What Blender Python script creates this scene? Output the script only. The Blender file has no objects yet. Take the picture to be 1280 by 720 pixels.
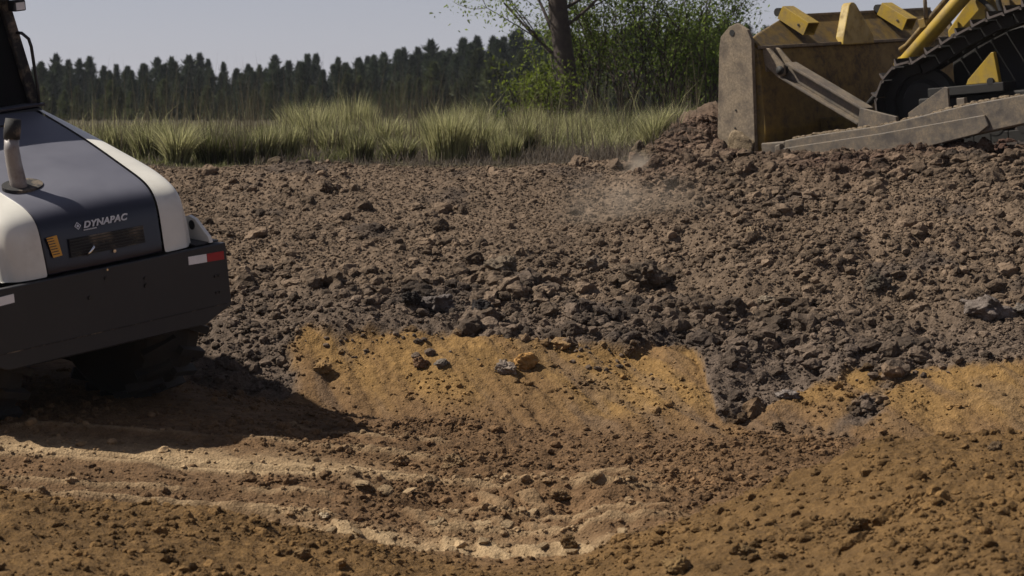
import bpy, bmesh, math, random
import numpy as np
from mathutils import Vector, Matrix
R = math.radians
random.seed(7)
rng = np.random.default_rng(11)
scene = bpy.context.scene
COL = scene.collection

# ------------------------------------------------------------------ camera
F = 3000.0; CZ = 2.3; HOR = 140.0            # focal length in 1280-wide pixels, eye height, horizon row
PITCH = math.atan((360 - HOR) / F)
cam_d = bpy.data.cameras.new('camera'); cam = bpy.data.objects.new('camera', cam_d); COL.objects.link(cam)
cam.location = (0, 0, CZ); cam.rotation_euler = (R(90) - PITCH, 0, 0)
cam_d.sensor_width = 36; cam_d.lens = F / 1280 * 36
cam_d.clip_start = 0.3; cam_d.clip_end = 6000
cam_d.dof.use_dof = True; cam_d.dof.focus_distance = 19.5; cam_d.dof.aperture_fstop = 5.0
scene.camera = cam
scene.render.resolution_x = 1280; scene.render.resolution_y = 720

FW = np.array([0, math.cos(PITCH), -math.sin(PITCH)]); UPV = np.array([0, math.sin(PITCH), math.cos(PITCH)])
def ray(px, py):
    return FW + UPV * ((360 - py) / F) + np.array([(px - 640) / F, 0, 0])
def at(px, py, Y):
    d = ray(px, py); return np.array([0, 0, CZ]) + d * (Y / d[1])

def basis(yaw, pit, rol):
    y, pi, ro = R(yaw), R(pit), R(rol)
    f = Vector((-math.sin(y)*math.cos(pi), math.cos(y)*math.cos(pi), math.sin(pi)))
    r0 = Vector((math.cos(y), math.sin(y), 0)); u0 = r0.cross(f)
    r = r0*math.cos(ro) + u0*math.sin(ro); u = r.cross(f)
    return Matrix((r, f, u)).transposed()

# ------------------------------------------------------------------ noise
def _h(ix, iy, seed):
    n = (ix.astype(np.int64)*374761393 + iy.astype(np.int64)*668265263 + seed*982451653) & 0xffffffff
    n = ((n ^ (n >> 13)) * 1274126177) & 0xffffffff
    n = (n ^ (n >> 16)) & 0xffffffff
    return n.astype(np.float64) / 4294967295.0
def vn(x, y, seed=0):
    x0 = np.floor(x); y0 = np.floor(y); fx = x-x0; fy = y-y0
    fx = fx*fx*fx*(fx*(fx*6-15)+10); fy = fy*fy*fy*(fy*(fy*6-15)+10)
    a = _h(x0, y0, seed); b = _h(x0+1, y0, seed); c = _h(x0, y0+1, seed); d = _h(x0+1, y0+1, seed)
    return (a+(b-a)*fx)*(1-fy) + (c+(d-c)*fx)*fy          # 0..1
def fbm(x, y, f, octv=4, seed=0, gain=.5):
    s = 0; a = 1; t = 0
    for i in range(octv):
        ca, sa = math.cos(i*1.3), math.sin(i*1.3)
        s = s + a*(vn((x*ca-y*sa)*f + i*17.3, (x*sa+y*ca)*f + i*9.1, seed+i)*2-1); t += a; a *= gain; f *= 2.03
    return s/t
def billow(x, y, f, octv=3, seed=0):
    s = 0; a = 1; t = 0
    for i in range(octv):
        ca, sa = math.cos(i*1.7+.4), math.sin(i*1.7+.4)
        s = s + a*np.abs(vn((x*ca-y*sa)*f + i*7.3, (x*sa+y*ca)*f - i*5.1, seed+i)*2-1); t += a; a *= .55; f *= 2.1
    return s/t
def sst(e0, e1, v):
    t = np.clip((v-e0)/(e1-e0), 0, 1); return t*t*(3-2*t)

# ------------------------------------------------------------------ terrain profile
I = np.interp
def y_crest(x): return I(x, [-6, -3, -1, 0, 1, 2, 3, 8], [13.3, 13.2, 12.7, 12.3, 12.7, 13.3, 13.5, 13.8])
def z_crest(x): return I(x, [-6, -2.8, -1.7, -1.0, -.5, .35, .85, 1.5, 2.0, 2.8, 4, 8], [.30, .22, .13, -.01, -.10, -.09, .12, .32, .45, .47, .5, .5])
def z_near(x):  return I(x, [-6, -2, -.5, .5, 2, 8], [.28, .12, -.12, -.08, .40, .5])
def y_toe(x):   return I(x, [-9, -5.5, -4, -3, -2.3, -1.8, -1.2, 0, 1.45, 3.5, 8], [22.8, 21.0, 19.9, 18.9, 18.1, 17.8, 17.6, 17.15, 16.8, 16.4, 16.2])
def z_toe(x):   return I(x, [-9, -4, -2.6, -1.6, -1.0, 0, 8], [.5, .36, .26, .14, .07, .03, .0])
def y_top(x):   return I(x, [-9, -5.5, -4, -3, -2.1, -1, 1.6, 2.6, 3.75, 8], [23.6, 21.9, 20.7, 19.6, 18.7, 18.6, 18.35, 17.9, 17.4, 17.2])
def z_top(x):   return I(x, [-9, -4, -2.1, -1, 0, 1.6, 3.75, 8], [.9, .78, .66, .60, .58, .42, .45, .5])
def y_plat(x):  return I(x, [-9, -2, 1.5, 3, 8], [25.5, 25.2, 25.4, 26.2, 24.5])
def z_plat(x):  return I(x, [-200, -9, 1.5, 2.8, 5.5, 7.2, 12, 200], [1.7, 1.70, 1.73, 1.77, 1.93, 2.08, 2.2, 1.8])
def base_h(x, y):
    yn = np.full_like(x, 8.0)
    Y = [np.full_like(x, -80.), yn, y_crest(x), y_crest(x)+.75, y_toe(x), y_top(x), (y_top(x)+y_plat(x))/2, y_plat(x), np.full_like(x, 40.), np.full_like(x, 90.), np.full_like(x, 4000.)]
    pile = sst(.6, 2.2, x)
    zm = z_top(x)*.46 + z_plat(x)*.54 + .24*pile
    zf = np.minimum(z_crest(x)-.02, -.03 + .10*sst(-1.5, -3.5, x))
    Z = [np.full_like(x, .5), z_near(x), z_crest(x), zf, z_toe(x), z_top(x), zm, z_plat(x), np.full_like(x, 1.75), np.full_like(x, 1.62), np.full_like(x, 1.62)]
    h = np.array(Z[0])
    for k in range(len(Y)-1):
        t = np.clip((y-Y[k])/np.maximum(Y[k+1]-Y[k], 1e-3), 0, 1)
        if k in (1, 2, 3, 6): t = t*t*(3-2*t)
        h = np.where(y >= Y[k], Z[k]*(1-t)+Z[k+1]*t, h)
    return h
def zones(x, y):
    """weights: near mound, trench floor, bank face, spoil, plateau"""
    w = fbm(x, y, 1.6, 3, 5)*.12
    yc = y_crest(x)+.35; yt = y_toe(x); yb = y_top(x); yp = y_plat(x)+.35
    near = 1-sst(-.25, .25, y-yc+w*1.5)
    spoil = sst(-.05, .05, y-yb+w*1.6+.05*fbm(x, y, 9, 2, 8))
    plat = sst(-.3, .5, y-yp+w*3)*(1-sst(1.2, 1.7, x+w)*(1-sst(31.5, 33, y)))
    bank = sst(-.18, .12, y-yt+w)*(1-spoil)
    floor = (1-near)*(1-sst(-.18, .12, y-yt+w))
    # tongues of grey spoil that slid over the ochre bank
    ycov = np.interp(x, [1.2, 1.40, 1.50, 1.83, 2.1, 2.46, 3.2, 3.6], [18.9, 18.4, 17.05, 17.22, 17.48, 17.60, 17.80, 18.4])
    t1 = sst(-.16, .12, y-ycov+.5*w)
    t2 = .66*np.exp(-((x-2.78-.62*(y-17.5))/.16)**2)
    t3 = sst(-1.45, -1.85, x)
    tongue = np.clip(sst(.25, .8, np.maximum(np.maximum(t1, t2), t3) + fbm(x, y, 3.5, 4, 9)*.55), 0, 1)
    return near, floor, bank, spoil, plat, tongue
def lanes(x, y):
    y1 = 15.55 - .10*(x+2.5) + .05*np.sin(x*1.1)
    y2 = 13.55 - .22*(x+1.6)
    l1 = np.exp(-((y-y1)/.30)**2)*sst(-.4, -1.3, x+.25*fbm(x, y, 1.2, 2, 3))
    y1b = 15.0 - .12*(x+3)
    l1b = np.exp(-((y-y1b)/.10)**2)*sst(-.6, -1.5, x)*.9
    l2 = np.exp(-((y-y2)/.20)**2)*sst(-2.4, -1.6, x)*(1-sst(.3, .9, x))
    return l1, l1b, l2
def rutv(x, y): return y + .13*x + .06*np.sin(x*1.3+.5) + .05*fbm(x, y, .7, 2, 33)
def cleat(x, y):
    v = rutv(x, y); out = 0
    for v0, wd, x0, x1, sd in ((13.75, .13, -.7, 1.0, 1), (14.25, .12, -1.3, .6, 2), (14.75, .11, -1.6, -.1, 3), (13.33, .10, -1.2, .4, 4)):
        u = x*4.6 + sd*.37 + (v-v0)*2.6 + .9*fbm(x, y, 1.2, 2, 30+sd); cell = np.floor(u); fr = u-cell
        wob = .04*fbm(x, y, 9, 3, 34+sd); on = (vn(cell*.77+sd*3, cell*0+sd*7.7, 77) > .50)
        top = vn(cell*1.31, cell*0+sd, 78)*.05
        p = sst(.10, .19, fr+wob*3)*(1-sst(.66, .74, fr+wob*3))*(1-sst(wd-.03, wd, np.abs(v-v0+top-.02)+wob*1.2))
        out = out + p*on*sst(x0-.2, x0+.2, x)*(1-sst(x1-.2, x1+.2, x))
    return np.clip(out, 0, 1)
def ruts(x, y):
    v = rutv(x, y); h = 0
    for v0, w, a in ((13.05, .07, -.04), (13.55, .05, .04), (13.98, .06, .035), (14.08, .05, -.03), (14.5, .06, .04), (15.02, .06, .045), (15.2, .05, -.03), (15.75, .07, .03), (16.3, .08, .03)):
        h = h + a*np.exp(-((v-v0+.03*fbm(x, y, 3, 2, 91))/w)**2)*sst(.32, .55, vn(x*1.1+v0*7, y*0+v0, 93)+.15)
    return h*1.5*(1-.6*sst(.6, 1.4, x))
def mound_(x): return sst(.5, 1.8, x)
def detail_h(x, y):
    near, floor, bank, spoil, plat, tongue = zones(x, y)
    sp = np.clip(spoil + bank*tongue, 0, 1)
    near_d = near
    h = 0
    h = h + sp*(1-plat)*(.085*fbm(x, y, .9, 3, 21) + .16*(billow(x, y, 2.2, 4, 41)-.3)*(.35+.9*np.maximum(1-sst(.3, 3.5, y-y_top(x)), .8*mound_(x))) + .030*(billow(x, y, 11, 3, 47)-.3) + .018*fbm(x, y, 24, 3, 61))
    mound = sst(.3, 1.6, x)
    h = h + sp*(1-plat)*mound*(.05*(billow(x, y, 5.5, 3, 45)-.3))
    gq = x + .55*(y-y_toe(x))
    h = h + bank*(1-tongue)*(.035*(billow(gq, y*.18, 4.0, 3, 24)-.3) + .05*fbm(x*1.0, y*.35, 2.4, 3, 23) + .030*fbm(x*1.8+y*.8, y*.6, 5, 3, 27) + .02*(billow(x, y, 6, 3, 28)-.3) + .010*fbm(x, y, 30, 2, 29))
    fl = floor
    rough = .45 + .55*sst(-2.0, -.4, x)
    l1, l1b, l2 = lanes(x, y)
    ridg = fbm(x*.35+y*.06, y*1.0, 3.2, 3, 51)
    h = h + fl*((.055*ridg + .065*(billow(x*.6, y, 4, 4, 53)-.3) + .022*fbm(x, y, 18, 3, 55))*rough*(1-.85*np.clip(l1+l1b+l2, 0, 1)))
    h = h + fl*ruts(x, y)*(1-sst(16.2, 17, y))
    h = h + fl*(-.05*l1 - .03*l1b - .07*l2 + .05*np.exp(-((y-(14.45-.1*x))/.28)**2)*(1-sst(.5, 1.2, x)) + .035*cleat(x, y))
    h = h + fl*l1*.012*np.sin((x*.5+y)*2*math.pi*6.0+2*fbm(x, y, 1, 2, 3))*sst(-2.6, -1.6, x)
    h = h + near_d*(.05*fbm(x, y, 1.3, 3, 71) + .06*(billow(x, y, 3.0, 4, 73)-.3) + .020*fbm(x, y, 20, 3, 75))
    # heap of fresh soil in front of the blade
    h = h + .60*np.exp(-(((x-2.28)/.50)**2 + ((y-28.45)/.85)**2)) + .12*np.exp(-(((x-1.95)/.4)**2 + ((y-27.4)/.7)**2)) + .20*np.exp(-(((x-1.85)/.45)**2 + ((y-26.5)/.7)**2)) + .10*np.exp(-(((x-2.6)/1.0)**2 + ((y-24.6)/1.2)**2))
    return h
def wide(x, y):
    far = sst(60, 400, np.hypot(x, y))
    return far
def H(x, y):
    x = np.asarray(x, float); y = np.asarray(y, float)
    d = detail_h(x, y)*(1-sst(45, 80, y))*(1-sst(12, 20, np.abs(x)))
    return base_h(x, y) + d + sst(28, 60, y)*(.06*fbm(x, y, .25, 2, 81))*(1-sst(200, 500, np.hypot(x, y)))

C_SPOIL = np.array((.123, .088, .060)); C_DARK = np.array((.034, .027, .023)); C_OCHRE = np.array((.188, .112, .041))
C_FLOOR = np.array((.128, .076, .038)); C_TAN = np.array((.31, .220, .125)); C_NEAR = np.array((.120, .070, .027)); C_GREY = np.array((.098, .073, .055))
C_FIELD = np.array((.065, .055, .03)); C_RED = np.array((.08, .05, .036))
def colour(x, y):
    near, floor, bank, spoil, plat, tongue = zones(x, y)
    n1 = fbm(x, y, .9, 4, 101)[:, None]; n2 = fbm(x, y, 6, 3, 103)[:, None]
    low = (1-sst(.25, 1.7, (y-y_top(x))))[:, None]
    sp = C_SPOIL*(1+.20*n1+.25*n2)
    sp = sp*(1-low*.75) + (C_GREY*(1+.25*n2))*low*.75
    r = (sst(.9, 1.8, x)*sst(23, 25.2, y)*1.3)[:, None]*np.clip(.5+n1, 0, 1); sp = sp*(1-r)+C_RED*(1+.3*n2)*r
    dk = sst(.30, .55, fbm(x, y, 1.5, 3, 107) + .32*np.exp(-((y-19.6-.2*x)/.7)**2)*sst(-1.5, -.6, x))[:, None]
    sp = sp*(1-dk*.6) + C_DARK*dk*.6*1.4
    oc = C_OCHRE*(1+.22*n1+.20*n2)
    tb = np.clip((y-y_toe(x))/np.maximum(y_top(x)-y_toe(x), .1), 0, 1)[:, None]
    oc = oc*(.25+.75*sst(.0, .55, tb+n1*.5)) + C_FLOOR*(.75-.75*sst(.0, .55, tb+n1*.5))
    st = sst(-.05, .45, fbm(x+.55*(y-y_toe(x)), y*.16, 3.2, 4, 111))[:, None]; oc = oc*(1-.62*st)+C_FLOOR*1.05*.62*st
    s2 = sst(.1, .5, fbm(x+.5*(y-y_toe(x)), y*.2+5, 5.5, 3, 117))[:, None]; oc = oc*(1-.35*s2)+C_GREY*.35*s2
    tg = (tongue)[:, None]; oc = oc*(1-tg)+C_GREY*(1+.25*n2)*tg
    l1, l1b, l2 = lanes(x, y); pale = np.clip(l1*1.1+l1b+l2+.35*cleat(x, y)+.55*sst(.018, .05, ruts(x, y))*(1-sst(.5, 1.3, x)), 0, 1)
    pale = (pale*sst(-.55, .15, fbm(x, y*1.8, 4, 3, 113)+pale*.5))[:, None]
    fl = C_FLOOR*(1+.22*n1+.22*n2); fl = fl*(1-pale)+C_TAN*(1+.1*n2)*pale
    nr = C_NEAR*(1+.2*n1+.22*n2)
    pl = C_FIELD*(1+.3*n1)
    c = near[:, None]*nr + floor[:, None]*fl + bank[:, None]*oc + (spoil*(1-plat))[:, None]*sp + (spoil*plat)[:, None]*pl
    return np.clip(c, .01, .8)

# ------------------------------------------------------------------ object helpers
def tag(o, label=None, cat=None, group=None, kind=None):
    if label: o['label'] = label
    if cat: o['category'] = cat
    if group: o['group'] = group
    if kind: o['kind'] = kind
    return o
def empty(name, loc, mat=None):
    o = bpy.data.objects.new(name, None); COL.objects.link(o); o.empty_display_size = .2
    o.location = loc
    if mat is not None: o.rotation_euler = mat.to_euler()
    return o
def np_mesh(name, V, Fc, mat=None, colors=None, smooth=False, parent=None, link=True):
    me = bpy.data.meshes.new(name)
    V = np.asarray(V, np.float32); Fc = np.asarray(Fc, np.int32); k = Fc.shape[1]
    me.vertices.add(len(V)); me.vertices.foreach_set('co', V.ravel())
    me.loops.add(Fc.size); me.loops.foreach_set('vertex_index', Fc.ravel())
    me.polygons.add(len(Fc)); me.polygons.foreach_set('loop_start', np.arange(0, Fc.size, k, dtype=np.int32))
    try: me.polygons.foreach_set('loop_total', np.full(len(Fc), k, np.int32))
    except Exception: pass
    me.polygons.foreach_set('use_smooth', np.full(len(Fc), bool(smooth)))
    if colors is not None:
        a = me.color_attributes.new('tint', 'FLOAT_COLOR', 'POINT')
        c4 = np.ones((len(V), 4), np.float32); c4[:, :3] = colors; a.data.foreach_set('color', c4.ravel())
    me.update(calc_edges=True); me.validate()
    if mat: me.materials.append(mat)
    if not link: return me
    o = bpy.data.objects.new(name, me); COL.objects.link(o)
    if parent: o.parent = parent
    return o

class MB:
    def __init__(s): s.v = []; s.f = []
    def add(s, vs, fs):
        b = len(s.v); s.v += [tuple(v) for v in vs]; s.f += [tuple(i+b for i in f) for f in fs]; return s
    def box(s, x0, x1, y0, y1, z0, z1):
        return s.add([(x0,y0,z0),(x1,y0,z0),(x1,y1,z0),(x0,y1,z0),(x0,y0,z1),(x1,y0,z1),(x1,y1,z1),(x0,y1,z1)],
                     [(0,3,2,1),(4,5,6,7),(0,1,5,4),(1,2,6,5),(2,3,7,6),(3,0,4,7)])
    def prism(s, poly, axis, a, b):
        """poly: 2-D points in the two other axes (in x,y,z order); extruded a..b along axis"""
        def mk(p, t):
            if axis == 'x': return (t, p[0], p[1])
            if axis == 'y': return (p[0], t, p[1])
            return (p[0], p[1], t)
        n = len(poly); vs = [mk(p, a) for p in poly]+[mk(p, b) for p in poly]
        fs = [tuple(range(n)), tuple(range(2*n-1, n-1, -1))]+[(i, i+n, (i+1) % n+n, (i+1) % n) for i in range(n)]
        return s.add(vs, fs)
    def beam(s, p, q, w, h, up=(0, 0, 1)):
        p = Vector(p); q = Vector(q); d = (q-p).normalized(); sd = d.cross(Vector(up)).normalized(); u = sd.cross(d)
        vs = []
        for c in (p, q):
            for a, b in ((-1,-1),(1,-1),(1,1),(-1,1)): vs.append(c+sd*a*w/2+u*b*h/2)
        return s.add(vs, [(0,3,2,1),(4,5,6,7),(0,1,5,4),(1,2,6,5),(2,3,7,6),(3,0,4,7)])
    def tube(s, pts, rad, n=14, cap=True):
        pts = [Vector(p) for p in pts]
        if not hasattr(rad, '__len__'): rad = [rad]*len(pts)
        vs = []; u = None
        for i, p in enumerate(pts):
            d = (pts[min(i+1, len(pts)-1)]-pts[max(i-1, 0)]).normalized()
            if u is None: u = d.orthogonal().normalized()
            u = (u-d*u.dot(d)).normalized(); w = d.cross(u)
            for k in range(n):
                a = 2*math.pi*k/n; vs.append(p+(u*math.cos(a)+w*math.sin(a))*rad[i])
        fs = []
        for i in range(len(pts)-1):
            for k in range(n):
                a = i*n+k; b = i*n+(k+1) % n; fs.append((a, b, b+n, a+n))
        if cap: fs.append(tuple(range(n-1, -1, -1))); fs.append(tuple(range((len(pts)-1)*n, len(pts)*n)))
        return s.add(vs, fs)
    def lathe_x(s, prof, cx, cy, cz, n=48):
        """prof: (x, r) list; revolved about the x axis through (cy,cz)"""
        vs = []
        for x, r in prof:
            for k in range(n):
                a = 2*math.pi*k/n; vs.append((cx+x, cy+r*math.cos(a), cz+r*math.sin(a)))
        fs = []
        for i in range(len(prof)-1):
            for k in range(n):
                a = i*n+k; b = i*n+(k+1) % n; fs.append((a, a+n, b+n, b))
        fs.append(tuple(range(n))); fs.append(tuple(range(len(prof)*n-1, (len(prof)-1)*n-1, -1)))
        return s.add(vs, fs)
    def build(s, name, mat, parent=None, bevel=0, smooth=False, sub=0, solid=0):
        me = bpy.data.meshes.new(name); me.from_pydata(s.v, [], s.f)
        bm = bmesh.new(); bm.from_mesh(me); bmesh.ops.recalc_face_normals(bm, faces=bm.faces)
        for f in bm.faces: f.smooth = smooth
        bm.to_mesh(me); bm.free(); me.materials.append(mat)
        o = bpy.data.objects.new(name, me); COL.objects.link(o)
        if parent: o.parent = parent
        if solid:
            m = o.modifiers.new('t', 'SOLIDIFY'); m.thickness = solid; m.offset = -1
        if sub:
            m = o.modifiers.new('s', 'SUBSURF'); m.levels = m.render_levels = sub
        if bevel:
            m = o.modifiers.new('b', 'BEVEL'); m.width = bevel; m.segments = 2; m.limit_method = 'ANGLE'; m.angle_limit = R(35)
        return o

# ------------------------------------------------------------------ materials
def new_mat(name):
    m = bpy.data.materials.new(name); m.use_nodes = True; nt = m.node_tree
    return m, nt, nt.nodes['Principled BSDF']
def N(nt, t, **kw):
    n = nt.nodes.new(t)
    for k, v in kw.items():
        if k in n.inputs.keys(): n.inputs[k].default_value = v
        else: setattr(n, k, v)
    return n
def noise(nt, vec, scale, detail=4, rough=.6):
    n = N(nt, 'ShaderNodeTexNoise'); n.inputs['Scale'].default_value = scale; n.inputs['Detail'].default_value = detail; n.inputs['Roughness'].default_value = rough
    nt.links.new(vec, n.inputs['Vector']); return n.outputs['Fac']
def ramp(nt, fac, e0, e1):
    n = N(nt, 'ShaderNodeMapRange'); n.inputs[1].default_value = e0; n.inputs[2].default_value = e1; nt.links.new(fac, n.inputs[0]); return n.outputs[0]
def mixc(nt, fac, a, b, blend='MIX'):
    n = N(nt, 'ShaderNodeMix', data_type='RGBA', blend_type=blend)
    for s, v in ((n.inputs[0], fac), (n.inputs[6], a), (n.inputs[7], b)):
        if hasattr(v, 'is_linked'): nt.links.new(v, s)
        elif isinstance(v, (int, float)): s.default_value = v
        else: s.default_value = (*v, 1)
    return n.outputs[2]
def bump(nt, h, strength, dist, prev=None):
    n = N(nt, 'ShaderNodeBump'); n.inputs['Strength'].default_value = strength; n.inputs['Distance'].default_value = dist
    nt.links.new(h, n.inputs['Height'])
    if prev is not None: nt.links.new(prev, n.inputs['Normal'])
    return n.outputs['Normal']
def soil_mat(name, bs=1.0):
    m, nt, b = new_mat(name)
    att = N(nt, 'ShaderNodeAttribute', attribute_name='tint'); geo = N(nt, 'ShaderNodeNewGeometry'); p = geo.outputs['Position']
    n1 = noise(nt, p, 14, 6, .7); n2 = noise(nt, p, 70, 5, .7)
    v = N(nt, 'ShaderNodeTexVoronoi'); v.inputs['Scale'].default_value = 55; nt.links.new(p, v.inputs['Vector'])
    c = mixc(nt, ramp(nt, n1, .3, .7), (.62, .60, .58), (1.32, 1.33, 1.35)); c = mixc(nt, 1.0, att.outputs['Color'], c, 'MULTIPLY')
    c2 = mixc(nt, ramp(nt, n2, .3, .7), (.72, .72, .72), (1.25, 1.25, 1.25)); c = mixc(nt, 1.0, c, c2, 'MULTIPLY')
    nt.links.new(c, b.inputs['Base Color']); b.inputs['Roughness'].default_value = .95; b.inputs['Specular IOR Level'].default_value = .15
    nn = bump(nt, n1, .8*bs, .03); nn = bump(nt, v.outputs['Distance'], .55*bs, .012, nn); nn = bump(nt, n2, .7*bs, .008, nn)
    nt.links.new(nn, b.inputs['Normal']); return m
def paint(name, col, rough=.4, dirt=(.30, .23, .16), lo=.5, hi=.75, scale=6, amount=1.0, metal=0, bmp=.15, coat=0, updirt_sheen=0, fine=0, spec=.5):
    m, nt, b = new_mat(name)
    tc = N(nt, 'ShaderNodeTexCoord'); p = tc.outputs['Object']
    n1 = noise(nt, p, scale, 8, .68); f = ramp(nt, n1, lo, hi)
    if updirt_sheen:
        geo = N(nt, 'ShaderNodeNewGeometry'); sx = N(nt, 'ShaderNodeSeparateXYZ'); nt.links.new(geo.outputs['Normal'], sx.inputs[0])
        u = ramp(nt, sx.outputs[2], .3, .95)
        n3 = noise(nt, p, scale*3, 5, .7)
        ad = N(nt, 'ShaderNodeMath', operation='MULTIPLY_ADD'); nt.links.new(u, ad.inputs[0]); ad.inputs[1].default_value = updirt_sheen; nt.links.new(f, ad.inputs[2])
        mu = N(nt, 'ShaderNodeMath', operation='MULTIPLY', use_clamp=True); nt.links.new(ad.outputs[0], mu.inputs[0]); nt.links.new(ramp(nt, n3, .2, .6), mu.inputs[1]); f = mu.outputs[0]
    ml = N(nt, 'ShaderNodeMath', operation='MULTIPLY', use_clamp=True); nt.links.new(f, ml.inputs[0]); ml.inputs[1].default_value = amount; f = ml.outputs[0]
    n2 = noise(nt, p, 40, 6, .7)
    d = mixc(nt, ramp(nt, n2, .3, .7), tuple(c*.65 for c in dirt), tuple(c*1.25 for c in dirt))
    basec = mixc(nt, ramp(nt, noise(nt, p, 2.3, 4), .3, .7), tuple(c*.86 for c in col), tuple(min(c*1.1, 1) for c in col))
    if fine:
        basec = mixc(nt, ramp(nt, noise(nt, p, 90, 6, .8), .5, .75), basec, tuple(c*.35 for c in col))
    c = mixc(nt, f, basec, d); nt.links.new(c, b.inputs['Base Color'])
    rr = N(nt, 'ShaderNodeMapRange'); rr.inputs[3].default_value = rough; rr.inputs[4].default_value = .95; nt.links.new(f, rr.inputs[0]); nt.links.new(rr.outputs[0], b.inputs['Roughness'])
    b.inputs['Metallic'].default_value = metal; b.inputs['Specular IOR Level'].default_value = spec
    if coat: b.inputs['Coat Weight'].default_value = coat; b.inputs['Coat Roughness'].default_value = .12
    nn = bump(nt, n1, bmp, .01); nn = bump(nt, n2, bmp, .003, nn); nt.links.new(nn, b.inputs['Normal'])
    return m
def leaf_mat(name, col=None, trans=.45, var=.35):
    m, nt, b = new_mat(name); out = nt.nodes['Material Output']
    if col is None: c = N(nt, 'ShaderNodeAttribute', attribute_name='tint').outputs['Color']
    else:
        geo = N(nt, 'ShaderNodeNewGeometry'); n = noise(nt, geo.outputs['Position'], 1.7, 4)
        rp = N(nt, 'ShaderNodeObjectInfo')
        c = mixc(nt, ramp(nt, n, .3, .7), tuple(v*(1-var) for v in col), tuple(v*(1+var) for v in col))
        k = N(nt, 'ShaderNodeMapRange'); k.inputs[3].default_value = .65; k.inputs[4].default_value = 1.4; nt.links.new(rp.outputs['Random'], k.inputs[0])
        hs = N(nt, 'ShaderNodeHueSaturation'); nt.links.new(c, hs.inputs['Color']); nt.links.new(k.outputs[0], hs.inputs['Value']); c = hs.outputs[0]
    nt.links.new(c, b.inputs['Base Color']); b.inputs['Roughness'].default_value = .65; b.inputs['Specular IOR Level'].default_value = .25
    t = N(nt, 'ShaderNodeBsdfTranslucent'); nt.links.new(c, t.inputs['Color']); mx = N(nt, 'ShaderNodeMixShader'); mx.inputs[0].default_value = trans
    nt.links.new(b.outputs[0], mx.inputs[1]); nt.links.new(t.outputs[0], mx.inputs[2]); nt.links.new(mx.outputs[0], out.inputs['Surface'])
    return m
M = {}
M['soil'] = soil_mat('soil'); M['clod'] = soil_mat('clod_soil', .8)
M['white'] = paint('white_paint', (.62, .60, .54), .32, (.28, .22, .16), .50, .85, 3, .5, bmp=.05, updirt_sheen=.10)
M['hood'] = paint('dark_hood_sheen_paint', (.010, .011, .024), .36, (.155, .157, .195), .32, .9, 2.5, .62, bmp=.015, updirt_sheen=1.4, coat=.3)  # first version: sky sheen painted on up-facing faces as a lighter tone
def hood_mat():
    m, nt, b = new_mat('dark_hood_sheen_paint'); tc = N(nt, 'ShaderNodeTexCoord'); p = tc.outputs['Object']
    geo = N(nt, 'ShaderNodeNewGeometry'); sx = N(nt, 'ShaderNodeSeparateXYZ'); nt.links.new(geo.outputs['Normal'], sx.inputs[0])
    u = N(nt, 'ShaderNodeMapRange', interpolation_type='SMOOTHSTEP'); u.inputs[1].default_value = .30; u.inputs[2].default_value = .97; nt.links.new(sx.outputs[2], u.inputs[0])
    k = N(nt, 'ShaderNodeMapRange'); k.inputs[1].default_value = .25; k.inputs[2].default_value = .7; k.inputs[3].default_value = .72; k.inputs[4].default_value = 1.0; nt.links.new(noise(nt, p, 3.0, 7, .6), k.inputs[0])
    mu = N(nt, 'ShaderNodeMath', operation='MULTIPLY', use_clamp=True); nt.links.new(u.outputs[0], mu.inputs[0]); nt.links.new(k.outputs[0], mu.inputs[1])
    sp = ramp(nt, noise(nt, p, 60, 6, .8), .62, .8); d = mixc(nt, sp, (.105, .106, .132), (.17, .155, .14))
    nt.links.new(mixc(nt, mu.outputs[0], (.006, .0065, .018), d), b.inputs['Base Color'])  # sky sheen painted in: pale on top faces, near-black on the rear
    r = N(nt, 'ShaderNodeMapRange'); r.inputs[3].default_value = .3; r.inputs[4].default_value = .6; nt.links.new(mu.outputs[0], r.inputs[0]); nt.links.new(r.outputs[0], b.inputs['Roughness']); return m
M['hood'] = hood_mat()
M['frame'] = paint('charcoal_steel_paint', (.012, .0125, .016), .5, (.055, .043, .033), .50, .85, 5, .5, bmp=.1)
M['black'] = paint('black_plastic', (.010, .010, .011), .45, (.08, .06, .045), .6, .95, 7, .5)
M['rubber'] = paint('tyre_rubber', (.008, .008, .008), .8, (.03, .022, .014), .35, .7, 6, .7, bmp=.3)
M['glass'] = paint('blacked_out_glass', (.002, .002, .003), .5, (.006, .005, .005), .6, .95, 5, .2, bmp=.0, spec=.1)  # opaque black panes: the unlit cab interior is painted into the glass
M['pipe'] = paint('exhaust_steel', (.26, .24, .23), .45, (.12, .06, .04), .45, .8, 9, .7, metal=.4, bmp=.15)
M['soot_hole_black'] = paint('soot_and_hole_black', (.012, .011, .011), .8)  # soot on the exhausts, and painted shade for holes
M['red'] = paint('red_reflector', (.30, .012, .022), .3, bmp=.02, amount=.3)
M['refl'] = paint('white_reflector', (.72, .72, .74), .3, bmp=.02, amount=.3)
M['orange'] = paint('orange_sticker', (.62, .30, .02), .45, amount=.3, bmp=.02)
M['ink'] = paint('sticker_ink', (.03, .015, .01), .5, amount=.1)
M['logo'] = paint('silver_lettering', (.55, .56, .60), .35, amount=.15, bmp=0)
M['chrome'] = paint('bright_steel', (.8, .8, .8), .18, amount=.2, metal=1, bmp=0)
M['yellow'] = paint('yellow_machine_paint', (.34, .225, .022), .42, (.14, .10, .055), .42, .68, 7, .85, bmp=.12, updirt_sheen=.25)
M['yellow_dirty'] = paint('dusty_yellow_paint', (.215, .130, .014), .6, (.062, .044, .028), .36, .60, 4.5, .95, bmp=.25, updirt_sheen=.4, fine=1)
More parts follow.
